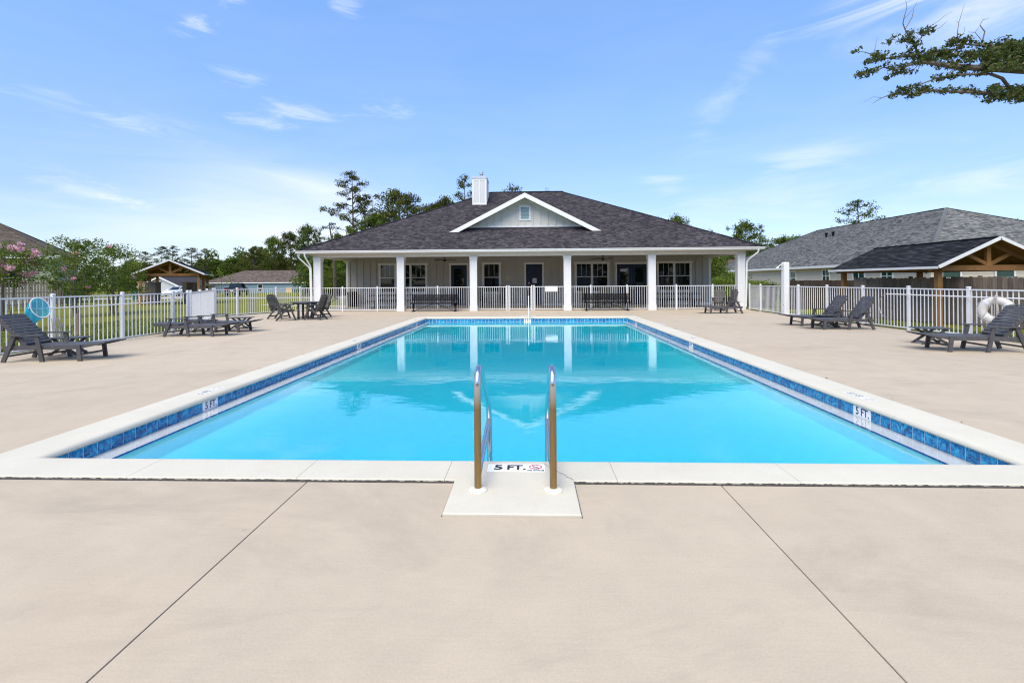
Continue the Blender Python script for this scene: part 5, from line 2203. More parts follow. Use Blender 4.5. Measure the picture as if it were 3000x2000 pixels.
# ================================================================== NEIGHBOUR HOUSES
def lap_siding(parent, x0, x1, y0, y1, z0, z1, mat, step=.19, sides='flr'):
    m = MB()
    m.box(x0, x1, y0, y1, z0, z1)
    wl = m.obj('wall', mat, parent)
    m = MB()
    z = z0
    while z < z1 - .05:
        zt = min(z + step, z1)
        for s in sides:
            if s == 'f':
                m.quadstrip([[(x0, y0, z), (x0, y0 - .022, z), (x0, y0 - .004, zt)], [(x1, y0, z), (x1, y0 - .022, z), (x1, y0 - .004, zt)]])
            if s == 'l':
                m.quadstrip([[(x0, y0, z), (x0 - .022, y0, z), (x0 - .004, y0, zt)], [(x0, y1, z), (x0 - .022, y1, z), (x0 - .004, y1, zt)]])
            if s == 'r':
                m.quadstrip([[(x1, y0, z), (x1 + .022, y0, z), (x1 + .004, y0, zt)], [(x1, y1, z), (x1 + .022, y1, z), (x1 + .004, y1, zt)]])
        z += step
    o = m.obj('siding', mat, wl)
    tag(o, kind='stuff')
    return wl


def side_window(parent, x, y, z0, z1, w_, axis='y', glass='green_glass'):
    """Window on a wall whose outside is -x (axis y) or -y (axis x)."""
    f = MB()
    c = .1
    if axis == 'y':
        X = x - .03
        f.box(X - .03, x, y - w_ / 2 - c, y - w_ / 2, z0 - c, z1 + c)
        f.box(X - .03, x, y + w_ / 2, y + w_ / 2 + c, z0 - c, z1 + c)
        f.box(X - .03, x, y - w_ / 2, y + w_ / 2, z1, z1 + c)
        f.box(X - .03, x, y - w_ / 2, y + w_ / 2, z0 - c, z0)
        f.box(X - .02, x, y - .03, y + .03, z0, z1)
        f.box(X - .02, x, y - w_ / 2, y + w_ / 2, (z0 + z1) / 2 - .025, (z0 + z1) / 2 + .025)
    else:
        Y = y - .03
        f.box(x - w_ / 2 - c, x - w_ / 2, Y - .03, y, z0 - c, z1 + c)
        f.box(x + w_ / 2, x + w_ / 2 + c, Y - .03, y, z0 - c, z1 + c)
        f.box(x - w_ / 2, x + w_ / 2, Y - .03, y, z1, z1 + c)
        f.box(x - w_ / 2, x + w_ / 2, Y - .03, y, z0 - c, z0)
        f.box(x - w_ / 2, x + w_ / 2, Y - .02, y, (z0 + z1) / 2 - .025, (z0 + z1) / 2 + .025)
    fr = f.obj('window', 'white_paint', parent)
    g = MB()
    if axis == 'y':
        g.box(x - .028, x - .002, y - w_ / 2, y + w_ / 2, z0, z1)
    else:
        g.box(x - w_ / 2, x + w_ / 2, y - .028, y - .002, z0, z1)
    g.obj('pane', glass, fr)


def gray_house():
    t = thing('neighbor_house', 'pale sided house with grey shingled hip roof on the right', 'house')
    x0, y0, x1, y1 = 23.7, 27.9, 41.0, 61.0
    ze = 2.62
    lap_siding(t, x0 + .45, x1 - .45, y0 + .45, y1 - .45, -.6, ze - .02, 'siding_light', .2, 'fl')
    roof, zr = hip_roof(t, 'shingle_gray', x0, x1, y0, y1, ze, .5, shingled=('f', 'l'), course=.15, tabw=.24)
    m = MB()
    m.box(x0 - .012, x0 + .02, y0, y1, ze - .2, ze - .0)
    m.box(x0 + .02, x1, y0 - .012, y0 + .02, ze - .2, ze - .0)
    m.obj('fascia', 'white_paint', t)
    m = MB()
    m.box(x0 + .02, x0 + .5, y0 + .02, y1, ze - .14, ze - .12)
    m.obj('soffit', 'white_paint', t)
    wx = x0 + .45 - .02
    for xpix, w_, z0, z1 in ((2318, 1.5, 1.1, 2.2), (2421, .8, 1.35, 2.25), (2517, 1.1, .9, 2.2), (2600, .9, 1.2, 2.2)):
        d = px(xpix, 800, 1.0)
        Y = wx / d.x
        side_window(t, wx, Y, z0, z1, w_)
    wy = y0 + .45
    for X in (25.3, 28.4, 32.2):
        side_window(t, X, wy - .02, .9, 2.2, 1.0, 'x')
    for xpix, ypix in ((2421, 695), (2441, 692)):
        d = px(xpix, ypix, 1.0)
        # on the left roof plane: z = ze + .5 * (x - x0)
        k = (ze - CAM_H - .5 * x0) / ((d.z - CAM_H) - .5 * d.x)
        P = Vector((d.x * k, k, CAM_H + (d.z - CAM_H) * k))
        m = MB()
        m.lathe([(.09, -.2), (.09, .3), (.16, .32), (.16, .42), (.02, .46)], (P.x, P.y, P.z), 10)
        m.obj('roof_vent', 'black_metal', roof)


gray_house()


def simple_house(label, x0, x1, y0, y1, zb, ze, pitch, wall, roofm, win=(), group=None, cat='house'):
    t = thing('neighbor_house', label, cat, (0, 0, 0), 0, group)
    lap_siding(t, x0 + .4, x1 - .4, y0 + .4, y1 - .4, zb, ze - .02, wall, .22, 'fr')
    hip_roof(t, roofm, x0, x1, y0, y1, ze, pitch, shingled=('f', 'r') if x0 < 0 else ('f', 'l'), course=.2, tabw=.45)
    m = MB()
    m.box(x0, x1, y0 - .015, y0 + .02, ze - .18, ze)
    m.box(x1 - .02, x1 + .015, y0 + .02, y1, ze - .18, ze)
    m.box(x0 - .015, x0 + .02, y0 + .02, y1, ze - .18, ze)
    m.obj('fascia', 'white_paint', t)
    for X, z0, z1, w_ in win:
        side_window(t, X, y0 + .38, z0, z1, w_, 'x', 'window_glass')
    return t


# blue house far left of centre
bx0, bx1 = px(700, 830, 95).x, px(925, 830, 95).x
t = simple_house('blue sided house with brown hip roof across the lawn', bx0 - 8.5, bx1 - 1.5, 95, 107, -1.2, 1.62, .45, 'siding_blue', 'shingle_brown', [(px(760, 840, 95).x, -.25, 1.15, .95)])
m = MB()
m.box(px(845, 850, 95).x - .6, px(845, 850, 95).x + .6, 95.2, 95.37, -.9, .5)
tag(m.obj('side_door', 'tan_plastic', t), None)
# carport wing to the right
q0, q1 = px(860, 830, 96).x, px(921, 830, 96).x
t2 = simple_house('low brown roofed carport wing beside the blue house', q0, q1 + .6, 96.5, 104, -1.2, 1.62, .3, 'siding_blue', 'shingle_brown')
# white gabled house behind the car
def gable_house(label, xl, xr, Y, ze, zr, depth, wall, roofm, zb, xa=None):
    t = thing('neighbor_house', label, 'house')
    xm = (xl + xr) / 2 if xa is None else xa
    m = MB()
    m.xprism([(xl + .3, zb), (xr - .3, zb), (xr - .3, ze), (xm, zr - .12), (xl + .3, ze)], Y, Y + depth)
    m.obj('wall', wall, t)
    m = MB()
    for s, xe in ((-1, xl), (1, xr)):
        a, b = Vector((xm, Y - .4, zr)), Vector((xe, Y - .4, ze - .12))
        D = Vector((0, depth + .8, 0))
        dz = Vector((0, 0, -.12))
        m.quadstrip([[a, b, b + D, a + D], [a + dz, b + dz, b + D + dz, a + D + dz]])
    rf = flat_rnd(m.obj('roof', roofm, t), .4)
    for s, xe in ((-1, xl), (1, xr)):
        m = MB()
        m.bar((xm, Y - .43, zr - .06), (xe, Y - .43, ze - .18), .05, .28)
        m.obj('rake_board', 'white_paint', rf)
    m = MB()
    m.box(xm - .25, xm + .25, Y - .03, Y, zr - 1.0, zr - .5)
    m.obj('gable_vent', 'sign_gray', t)
    return t


wl, wr, wm = px(440, 830, 85), px(536, 840, 85), px(469, 810, 85)
gable_house('white gabled house with dark roof behind the white car', wm.x - 4.2, wm.x + 4.2, 85, 1.0, 2.85, 9, 'siding_white', 'shingle_charcoal', -1.5)
m = MB()
cp = px(512, 812, 90)
# far left brown roofed house
hl = thing('neighbor_house', 'house with brown roof at the left edge behind the pink crape myrtle', 'house')
lx1 = px(182, 745, 38).x
hl.location = (lx1, 38, 0)
hl.rotation_euler = (0, 0, R(36))
lap_siding(hl, -20, -.6, .6, 9.4, -.3, 3.98, 'siding_green', .2, 'fr')
hip_roof(hl, 'shingle_taupe', -21, 0, 0, 10, 4.0, .6, shingled=('f',), course=.17, tabw=.3)
m = MB()
m.box(-21, 0, -.015, .02, 3.72, 4.0)
m.obj('fascia', 'white_paint', hl)
for xp in (-3.2, -7.0):
    side_window(hl, xp, .58, 1.3, 2.9, 1.3, 'x', 'window_glass')
# brown roofed house behind the right columns
bq0, bq1 = px(2075, 800, 62), px(2190, 800, 62)
simple_house('brown roofed house glimpsed beside the right corner column', bq0.x - .5, bq0.x + 13, 62, 74, -.8, 1.75, .45, 'siding_white', 'shingle_brown')
# the house across the street behind the camera, which the porch windows mirror
gable_house('pale gabled house standing behind the camera, mirrored in the porch windows', -6, 12, -32, 3.0, 6.3, 12, 'siding_white', 'shingle_gray', -.2)


# ================================================================== VEHICLES
def wheel(t, x, y, r_=.33, w_=.22, z=None):
    z = r_ if z is None else z
    m = MB()
    s = 1 if y > 0 else -1
    pts = [(x, y - w_ / 2, z), (x, y + w_ / 2, z)]
    m.tube(pts, r_, 20)
    o = m.obj('wheel', 'tire', t)
    m = MB()
    m.tube([(x, y + s * w_ / 2 - s * .02, z), (x, y + s * (w_ / 2 + .012), z)], r_ * .62, 14)
    m.obj('rim', 'chrome', o)


def loft(sections, name, mat, parent, smooth=True):
    """sections: list of (x, [(y,z)...]) rings."""
    m = MB()
    m.quadstrip([[(x, y, z) for y, z in ring] for x, ring in sections])
    return m.obj(name, mat, parent, smooth=smooth)


def sec(hw, zb, zm, zt, tw):
    return [(-hw * .94, zb), (hw * .94, zb), (hw, (zb + zm) / 2), (hw * .98, zm), (tw, zt), (-tw, zt), (-hw * .98, zm), (-hw, (zb + zm) / 2)]


def sedan(label, loc, rz):
    t = thing('parked_car', label, 'car', loc, rz)
    loft([(2.38, sec(.62, .3, .52, .62, .5)), (2.3, sec(.8, .22, .6, .72, .66)), (1.9, sec(.89, .2, .7, .83, .74)), (1.1, sec(.91, .2, .82, .95, .76)), (.9, sec(.91, .2, .86, .97, .78)), (-1.6, sec(.92, .2, .92, 1.02, .78)), (-2.2, sec(.88, .22, .92, 1.02, .74)), (-2.42, sec(.76, .34, .8, .96, .64))], 'body', 'car_white', t)
    def ring(hw, z):
        return [(-hw, z), (hw, z)]
    m = MB()
    A = [(1.05, .7, .96), (1.05, -.7, .96), (-1.95, -.68, 1.0), (-1.95, .68, 1.0)]
    B = [(.2, .56, 1.42), (.2, -.56, 1.42), (-1.15, -.55, 1.42), (-1.15, .55, 1.42)]
    m.quadstrip([A, B])
    m.obj('cabin_glass', 'window_glass', t)
    m = MB()
    m.quadstrip([[(.25, .575, 1.415), (.25, -.575, 1.415), (-1.2, -.565, 1.415), (-1.2, .565, 1.415)], [(.1, .5, 1.47), (.1, -.5, 1.47), (-1.05, -.5, 1.465), (-1.05, .5, 1.465)]])
    m.obj('roof', 'car_white', t)
    m = MB()
    for s in (-1, 1):
        m.bar((1.08, s * .71, .95), (.2, s * .575, 1.43), .05, .06)
        m.bar((-.5, s * .70, .98), (-.5, s * .57, 1.43), .07, .05)
        m.bar((-1.95, s * .69, 1.0), (-1.15, s * .56, 1.43), .08, .06)
    m.obj('pillar', 'car_white', t)
    for s in (-1, 1):
        m = MB()
        m.quadstrip([[(2.31, s * .42, .6), (2.31, s * .7, .64), (2.1, s * .84, .72), (2.05, s * .6, .76)], [(2.34, s * .42, .55), (2.33, s * .7, .58), (2.12, s * .855, .65), (2.06, s * .62, .7)]])
        m.obj('headlight', 'chrome', t)
        m = MB()
        m.box(.75, .95, min(s * .9, s * 1.06), max(s * .9, s * 1.06), .95, 1.08)
        m.obj('mirror', 'car_white', t)
        for x in (1.45, -1.42):
            wheel(t, x, s * .82)
    m = MB()
    m.box(2.33, 2.395, -.42, .42, .36, .52)
    m.obj('grille', 'black_plastic', t)
    return t


def pickup(label, loc, rz):
    t = thing('pickup_truck', label, 'pickup truck', loc, rz)
    loft([(2.9, sec(.86, .45, .8, 1.0, .8)), (2.7, sec(.98, .42, .95, 1.12, .88)), (1.3, sec(1.0, .42, 1.05, 1.2, .9)), (1.25, sec(1.0, .42, 1.05, 1.22, .92)), (-.75, sec(1.0, .42, 1.05, 1.22, .92)), (-2.85, sec(1.0, .45, 1.05, 1.22, .96)), (-2.9, sec(.98, .5, 1.0, 1.2, .94))], 'body', 'car_black', t)
    m = MB()
    m.quadstrip([[(1.3, .86, 1.2), (1.3, -.86, 1.2), (-.8, -.86, 1.2), (-.8, .86, 1.2)], [(.5, .7, 1.84), (.5, -.7, 1.84), (-.62, -.7, 1.84), (-.62, .7, 1.84)]])
    m.obj('cabin_glass', 'window_glass', t)
    m = MB()
    m.quadstrip([[(.55, .72, 1.835), (.55, -.72, 1.835), (-.66, -.72, 1.835), (-.66, .72, 1.835)], [(.4, .62, 1.91), (.4, -.62, 1.91), (-.55, -.62, 1.9), (-.55, .62, 1.9)]])
    m.obj('roof', 'car_black', t)
    m = MB()
    for s in (-1, 1):
        m.bar((-.8, s * .87, 1.2), (-.62, s * .71, 1.85), .08, .1)
        m.bar((.2, s * .87, 1.2), (.1, s * .71, 1.85), .08, .08)
        m.bar((1.3, s * .87, 1.2), (.5, s * .71, 1.85), .08, .08)
    m.obj('pillar', 'car_black', t)
    m = MB()
    m.box(-2.75, -.85, -.8, .8, 1.19, 1.235)
    m.obj('bed', 'black_plastic', t)
    for s in (-1, 1):
        m = MB()
        m.box(-2.93, -2.8, min(s * .84, s * 1.005), max(s * .84, s * 1.005), .78, 1.16)
        m.obj('tail_light', 'tail_light', t)
        for x in (1.85, -1.8):
            wheel(t, x, s * .88, .4, .28)
    m = MB()
    m.box(-3.02, -2.9, -.95, .95, .48, .66)
    m.obj('bumper', 'chrome', t)
    m = MB()
    m.box(-2.925, -2.905, -.18, .18, .72, .84)
    m.obj('license_plate', 'white_tile', t)
    return t


p = gnd(507, 868, -.3)
sedan('white sedan parked beyond the left pavilion', (p.x, p.y + 1, hgt(p.x, p.y)), math.atan2(-.93, .1))
p = gnd(648, 866, -.32)
pickup('black pickup truck seen from behind in front of the blue house', (p.x + .8, p.y + 2.5, hgt(p.x, p.y)), math.atan2(.93, -.32))
p = px(400, 862, 50)
t = thing('trash_bin', 'green wheeled bin glimpsed left of the white car', 'bin', (p.x, 50, hgt(p.x, 50)))
m = MB()
m.quadstrip([[(-.25, -.3, 0), (.25, -.3, 0), (.25, .3, 0), (-.25, .3, 0)], [(-.3, -.36, 1.0), (.3, -.36, 1.0), (.3, .36, 1.0), (-.3, .36, 1.0)]])
m.obj('body', 'bin_green', t)
m = MB()
m.box(-.32, .32, -.4, .38, 1.0, 1.07)
m.obj('lid', 'bin_green', t)


# ================================================================== VEGETATION
def leaf_cloud(centers, rad, per, L, W, rg, up=0.0):
    """Leaf-sized diamonds scattered round clump centres. rad: (n,3) radii. Returns V, Q, rnd."""
    C = np.repeat(np.asarray(centers, float), per, axis=0)
    Rd = np.repeat(np.asarray(rad, float), per, axis=0)
    n = len(C)
    d = rg.normal(size=(n, 3))
    d /= np.linalg.norm(d, axis=1)[:, None]
    r = rg.rand(n) ** .45
    P = C + d * r[:, None] * Rd
    a = rg.normal(size=(n, 3))
    a[:, 2] += up
    a /= np.linalg.norm(a, axis=1)[:, None]
    b = np.cross(a, rg.normal(size=(n, 3)))
    b /= np.linalg.norm(b, axis=1)[:, None]
    s = (.6 + .8 * rg.rand(n))[:, None]
    a = a * L * s / 2
    b = b * W * s / 2
    c = np.cross(a, b)
    c /= (np.linalg.norm(c, axis=1)[:, None] + 1e-9)
    V = np.empty((n, 4, 3))
    V[:, 0] = P - a
    V[:, 1] = P + b + c * (W * .15)
    V[:, 2] = P + a
    V[:, 3] = P - b + c * (W * .15)
    Q = np.arange(n * 4).reshape(n, 4)
    col = np.clip(rg.normal(.5, .22, n), 0, 1)
    return V.reshape(-1, 3), Q, col


def tree_skel(kind, h, rg, crown_lo, spread, nb):
    """Returns trunk path, list of branch paths, clump centres."""
    bend = rg.normal(scale=.02 * h, size=2)
    tr = [Vector((bend[0] * (z / h) ** 2, bend[1] * (z / h) ** 2, z)) for z in np.linspace(0, h * .96, 7)]
    def at(z):
        f = min(max(z / (h * .96), 0), 1)
        return Vector((bend[0] * f * f, bend[1] * f * f, z))
    br, cl = [], []
    for i in range(nb):
        f = (i + rg.rand() * .8) / nb
        z = h * (crown_lo + (1 - crown_lo) * f * .95)
        a = i * 2.399 + rg.rand() * .8
        if kind == 'pine':
            prof = (1 - f) ** .55 * (.45 + .55 * min(1, f * 4 + .35))
            ln = spread * prof * (.55 + .6 * rg.rand()) + .3
            rise = ln * (.15 + .35 * rg.rand()) * (1 if f > .3 else .5)
        else:
            prof = math.sin(math.pi * min(1, .18 + f * .8)) ** .7
            ln = spread * prof * (.6 + .5 * rg.rand()) + .2
            rise = ln * (.35 + .5 * rg.rand())
        p0 = at(max(z - rise * .6, .1 * h))
        d = Vector((math.cos(a), math.sin(a), 0))
        p1 = p0 + d * ln * .5 + Vector((0, 0, rise * .55))
        p2 = p0 + d * ln + Vector((0, 0, rise))
        br.append([p0, p1, p2])
        cl += [p2, p0.lerp(p1, .5).lerp(p2, .55) if kind != 'pine' else p1.lerp(p2, .45)]
        for k in range(2 if kind == 'pine' else 3):
            q = p1.lerp(p2, .3 + .7 * rg.rand())
            off = Vector(tuple(rg.normal(scale=.22 * ln + .15, size=3)))
            off.z *= .5
            cl.append(q + off)
            br.append([q, q + off])
    cl.append(at(h * .97))
    return tr, br, cl


def make_tree(name, label, kind, h, seed, leafm, crown_lo=.4, spread=3, nb=20, per=40, L=.35, W=.13, cr=(.8, .8, .4), trunk_r=.2, bark='bark', group=None, cat='tree', flowers=0, vary=.5):
    rg = np.random.RandomState(seed)
    tr, br, cl = tree_skel(kind, h, rg, crown_lo, spread, nb)
    t = thing(name, label, cat, (0, 0, 0), 0, group)
    m = MB()
    n = len(tr)
    m.tube(tr, [trunk_r * (1 - .8 * i / (n - 1)) for i in range(n)], 8)
    m.obj('trunk', bark, t, smooth=True, fix=False)
    m = MB()
    for b in br:
        r0 = trunk_r * .3 if len(b) == 3 else trunk_r * .12
        m.tube(b, [r0 * (1 - .75 * i / (len(b) - 1)) for i in range(len(b))], 5, False)
    m.obj('limbs', bark, t, smooth=True, fix=False)
    C = np.array([tuple(c) for c in cl])
    rad = np.array(cr)[None, :] * (1 - vary + 2 * vary * rg.rand(len(C), 1))
    V, Q, A = leaf_cloud(C, rad, per, L, W, rg)
    # leaf colour changes a little from clump to clump
    A = np.clip(A * .7 + np.repeat(rg.rand(len(C)) * .3, per), 0, 1)
    put('crown', np_mesh('crown', V, Q, leafm, A), t)
    if flowers:
        top = C[np.argsort(-C[:, 2])][:len(C)]
        idx = rg.choice(len(top), flowers)
        Fc = top[idx] + rg.normal(scale=.12, size=(flowers, 3)) + np.array([0, 0, .12])
        V, Q, A = leaf_cloud(Fc, np.full((flowers, 3), .12) * np.array([1, 1, .8]), 46, .06, .055, rg)
        put('blossom', np_mesh('blossom', V, Q, 'flower_pink', A), t)
    return t


def place(t, x, y, rz=0.0, s=1.0):
    t.location = (x, y, hgt(x, y) - .05)
    t.rotation_euler = (0, 0, rz)
    t.scale = (s, s, s) if isinstance(s, (int, float)) else s
    return t


# crape myrtles behind the left fence (multi-stemmed shrubs)
def myrtle(label, seed, h, sp, loc, flowers, nb=26, per=46, L=.12, leafm='leaf_myrtle', lo=.3):
    t = make_tree('crape_myrtle', label, 'round', h, seed, leafm, lo, sp, nb, per, L, L * .55, (.34, .34, .24), .045, 'bark_gray', 'crape myrtles behind the left fence', 'tree', flowers)
    rg = np.random.RandomState(seed + 50)
    for k in range(3):
        m = MB()
        a = rg.rand() * 6.28
        pts = [(0.1 * math.cos(a), .1 * math.sin(a), 0), (.25 * math.cos(a), .25 * math.sin(a), h * .3), (.55 * sp * math.cos(a) * .7, .55 * sp * math.sin(a) * .7, h * .62)]
        m.tube(pts, [.05, .04, .02], 6)
        m.obj('stem', 'bark_gray', t, smooth=True)
    return place(t, loc[0], loc[1])


p = px(28, 850, 15.5)
myrtle('crape myrtle with pink blossom at the left edge', 11, 3.0, .75, (p.x - .25, 15.5), 40, 18, 40, .08, 'leaf_bright', .58)
p = px(222, 850, 22)
myrtle('bushy green crape myrtle behind the second left fence post', 12, 3.85, 1.15, (p.x, 22), 6, 26, 62, .09)
p = px(332, 850, 24.5)
myrtle('darker green crape myrtle left of the far pavilion', 13, 3.75, 1.0, (p.x, 24.5), 2, 24, 60, .09)
p = px(205, 850, 34)
myrtle('green shrub in front of the tan wood fence end', 14, 1.75, .8, (p.x, 34), 0, 18, 50)

# young tree by the patio fence
t = make_tree('sapling', 'thin young tree on the lawn behind the patio fence', 'round', 2.3, 21, 'leaf_myrtle', .45, .35, 8, 5, .09, .04, (.15, .15, .2), .022, 'bark')
p = gnd(650, 930, -.09)
place(t, p.x, p.y)

# --- pines and broadleaf trees behind the house: prototypes then copies
G_BACK = 'trees behind the pool house'
big = make_tree('pine_tree', 'tallest pine behind the pool house, left of the chimney, one limb reaching left', 'pine', 20.0, 31, 'leaf_pine', .42, 4.3, 26, 52, .27, .12, (.8, .8, .38), .24, 'bark', G_BACK)
# the long low limb to the left
m = MB()
m.tube([(0, 0, 11.0), (-1.2, 0, 12.2), (-3.0, 0, 13.0), (-5.0, 0, 13.5)], [.1, .08, .06, .03], 6)
m.obj('limb', 'bark', big)
rg = np.random.RandomState(77)
cc = np.array([(-3.2, 0, 13.4), (-3.9, .3, 13.5), (-4.6, -.2, 13.7), (-5.2, .1, 13.7), (-2.6, .2, 13.5)])
V, Q, A = leaf_cloud(cc, np.full((5, 3), .5), 80, .27, .12, rg)
put('limb_needles', np_mesh('limb_needles', V, Q, 'leaf_pine', A), big)
p = px(1036, 690, 72)
place(big, p.x, 72, 0)
pineB = make_tree('pine_tree', 'slender pine close to the right of the tallest pine', 'pine', 16.8, 33, 'leaf_pine', .36, 3.0, 24, 44, .27, .12, (.75, .75, .4), .18, 'bark', G_BACK)
p = px(1068, 690, 75)
place(pineB, p.x, 75, .7)
oakA = make_tree('broadleaf_tree', 'dense dark tree over the left hip of the pool house roof', 'round', 13.2, 35, 'leaf_pine', .25, 3.7, 36, 66, .26, .14, (.8, .8, .5), .22, 'bark', G_BACK)
p = px(1178, 690, 73)
place(oakA, p.x, 73, .3, 1.27)
oakB = make_tree('broadleaf_tree', 'lighter green tree at the foot of the tallest pine', 'round', 10.3, 36, 'leaf_forest', .22, 3.0, 32, 62, .25, .13, (.75, .75, .5), .2, 'bark', G_BACK)
p = px(1105, 690, 70)
place(oakB, p.x, 70, 1.3, 1.22)
CH.clear()


def plant(proto, xpix, Y, toppix, label, rz=None, proto_h=None, group=G_BACK, sx=1.0):
    """Copy of a prototype whose top reaches the photo row toppix."""
    P = px(xpix, toppix, Y)
    z0 = hgt(P.x, Y) - .05
    s = (P.z - z0) / proto_h
    return copy_tree(proto, (P.x, Y, z0), rnd.random() * 6.28 if rz is None else rz, label, group, (s * sx, s * sx, s))


plant(oakA, 1262, 78, 590, 'dark tree left of the chimney, rising from the roof slope', None, 13.4)
plant(oakA, 1300, 80, 575, 'rounded dark tree closest to the chimney on its left', 2.2, 13.4, sx=.8)
thin = make_tree('pine_tree', 'thin airy tree just left of the chimney', 'pine', 16.5, 41, 'leaf_pine', .35, 2.6, 24, 30, .26, .12, (.6, .6, .4), .15, 'bark', G_BACK)
P = px(1362, 505, 78)
place(thin, P.x, 78, 0, (P.z + .4) / 16.6)
CH.clear()
plant(thin, 1502, 80, 534, 'small tree top showing above the ridge right of the chimney', 2, 16.6)
plant(oakB, 1480, 84, 556, 'low leafy tree top above the ridge left of the gable peak', 1, 10.5, sx=.5)
plant(thin, 1602, 85, 549, 'small leafy tip above the right end of the ridge', 3, 16.6, sx=.6)
plant(thin, 1930, 84, 632, 'tip of a tree showing on the right hip, highest of them', 1, 16.6, sx=.8)
plant(oakB, 1985, 84, 626, 'leafy tree top over the right hip of the pool house', 2, 10.5, sx=.6)
plant(thin, 2080, 88, 668, 'small tip of a tree low on the right hip', 1, 16.6, sx=.6)
plant(oakB, 2180, 76, 645, 'bright green tree above the right eave end', 4, 10.5, sx=.75)
plant(thin, 2225, 78, 652, 'thin half bare tree beside the bright one over the right eave', 2, 16.6, sx=.8)
plant(oakB, 2290, 95, 690, 'low tree between the pool house and the grey roof', 5, 10.5, sx=1.2)
plant(oakB, 2340, 98, 688, 'low tree meeting the slope of the grey roof', 1.5, 10.5, sx=1.2)
plant(oakB, 2130, 90, 700, 'dark tree seen under the right end of the porch', 2.5, 10.5, sx=1.2)
plant(oakB, 2210, 92, 712, 'dark tree behind the brown roof right of the porch', .5, 10.5, sx=1.3)
spr = make_tree('pine_tree', 'spreading airy tree standing behind the ridge of the grey house', 'pine', 15.0, 47, 'leaf_forest', .45, 4.6, 26, 34, .25, .13, (.7, .7, .4), .2, 'bark', G_BACK)
P = px(2520, 574, 70)
place(spr, P.x, 70, .9, (P.z + .3) / 15.1)
plant(thin, 2438, 75, 660, 'small tree tip at the left part of the grey ridge', 2.0, 16.6, sx=.6)
plant(oakB, 2985, 70, 642, 'green tree top at the right edge above the grey roof', 2.0, 10.5, sx=.5)
# left side: forest edge rising to the house, then pines beyond the lawn
G_L = 'trees beyond the left lawn'
plant(oakB, 800, 114, 690, 'tall green tree left of the pool house eave', 1, 10.5, G_L, .8)
plant(oakA, 850, 112, 678, 'large dark green tree just left of the pool house roof', 2, 13.4, G_L, .9)
plant(oakB, 905, 110, 655, 'leafy tree whose top shows above the left eave end', 3, 10.5, G_L, .55)
plant(thin, 890, 110, 658, 'thin tree with sparse golden top by the left eave', 0, 16.6, G_L, 1.0)
plant(thin, 935, 110, 664, 'second thin tree with sparse golden top by the left eave', 1, 16.6, G_L, .8)
plant(oakB, 990, 70, 680, 'green tree top low on the left hip', 4, 10.5, G_L, .6)
plant(oakA, 745, 104, 720, 'dark tree right of the blue house roof', 5, 13.4, G_L, 1.0)
plant(thin, 752, 110, 718, 'pine with airy top above the blue house', 2, 16.6, G_L, 1.0)
plant(oakB, 690, 120, 752, 'low tree behind the ridge of the blue house', 2, 10.5, G_L, 1.3)
plant(oakB, 640, 122, 758, 'low tree behind the left part of the blue house', 3, 10.5, G_L, 1.3)
plant(big, 600, 105, 725, 'pine right of the far left pavilion', 2, 20.1, G_L, 1.0)
plant(pineB, 560, 100, 722, 'bushy pine above the right slope of the far pavilion', 1, 17.0, G_L, 1.4)
plant(pineB, 470, 98, 717, 'pine above the left slope of the far pavilion', 3, 17.0, G_L, 1.3)
plant(big, 505, 100, 716, 'tall pine just behind the peak of the far pavilion', 4, 20.1, G_L, 1.0)
plant(pineB, 430, 104, 733, 'pine left of the far pavilion', 5, 17.0, G_L, 1.2)
plant(oakB, 385, 110, 760, 'low tree left of the far pavilion', 1, 10.5, G_L, 1.2)
plant(oakB, 948, 62, 800, 'undergrowth tree seen under the left porch corner', 2.2, 10.5, G_L, 1.6)
plant(oakB, 985, 58, 770, 'leafy tree seen through the left porch bay', 3.6, 10.5, G_L, 1.2)
plant(oakB, 960, 64, 748, 'tall leafy tree seen through the left porch opening', .6, 10.5, G_L, 1.0)
# bare dead snag
t = thing('dead_tree', 'bare dead tree trunk standing left of the tallest pine', 'tree')
m = MB()
P0, P1, P2 = px(976, 780, 70), px(972, 700, 70), px(964, 656, 70)
m.tube([(P0.x, 70, hgt(P0.x, 70) - .1), P0, P1, P2], [.22, .2, .15, .06], 7)
m.obj('trunk', 'bark', t)
m = MB()
m.tube([px(973, 705, 70), px(975, 682, 70)], [.1, .04], 6)
m.obj('limb', 'bark', t)
t = thing('dead_pine', 'bare reddish pine trunk seen through the left porch bay', 'tree')
m = MB()
P0, P1 = px(981, 846, 48), px(979, 740, 48)
m.tube([(P0.x, 48, -.4), P0, P1, px(978, 700, 48)], [.2, .19, .17, .15], 8)
m.obj('trunk', 'bark', t)

# continuous far woods that read as one mass
def woods(name, spans, seed, leafm, per=900, L=.8, W=.5):
    rg = np.random.RandomState(seed)
    Cs, Rs = [], []
    for (x0, x1, Y, ztop, dz, n) in spans:
        for i in range(n):
            x = x0 + (x1 - x0) * rg.rand()
            y = Y + rg.rand() * 14
            h = ztop * (.6 + .45 * rg.rand())
            for zf in (.15, .4, .65, .9):
                Cs.append((x + rg.normal() * .8, y, h * zf + hgt(x, y)))
                Rs.append((1.9, 1.9, h * .2))
    V, Q, A = leaf_cloud(np.array(Cs), np.array(Rs), per, L, W, rg)
    # uneven shade from tree to tree
    A = np.clip(A * .75 + np.repeat(rg.rand(len(Cs)) * .25, per), 0, 1)
    o = put(name, np_mesh(name, V, Q, leafm, A))
    tag(o, kind='stuff')


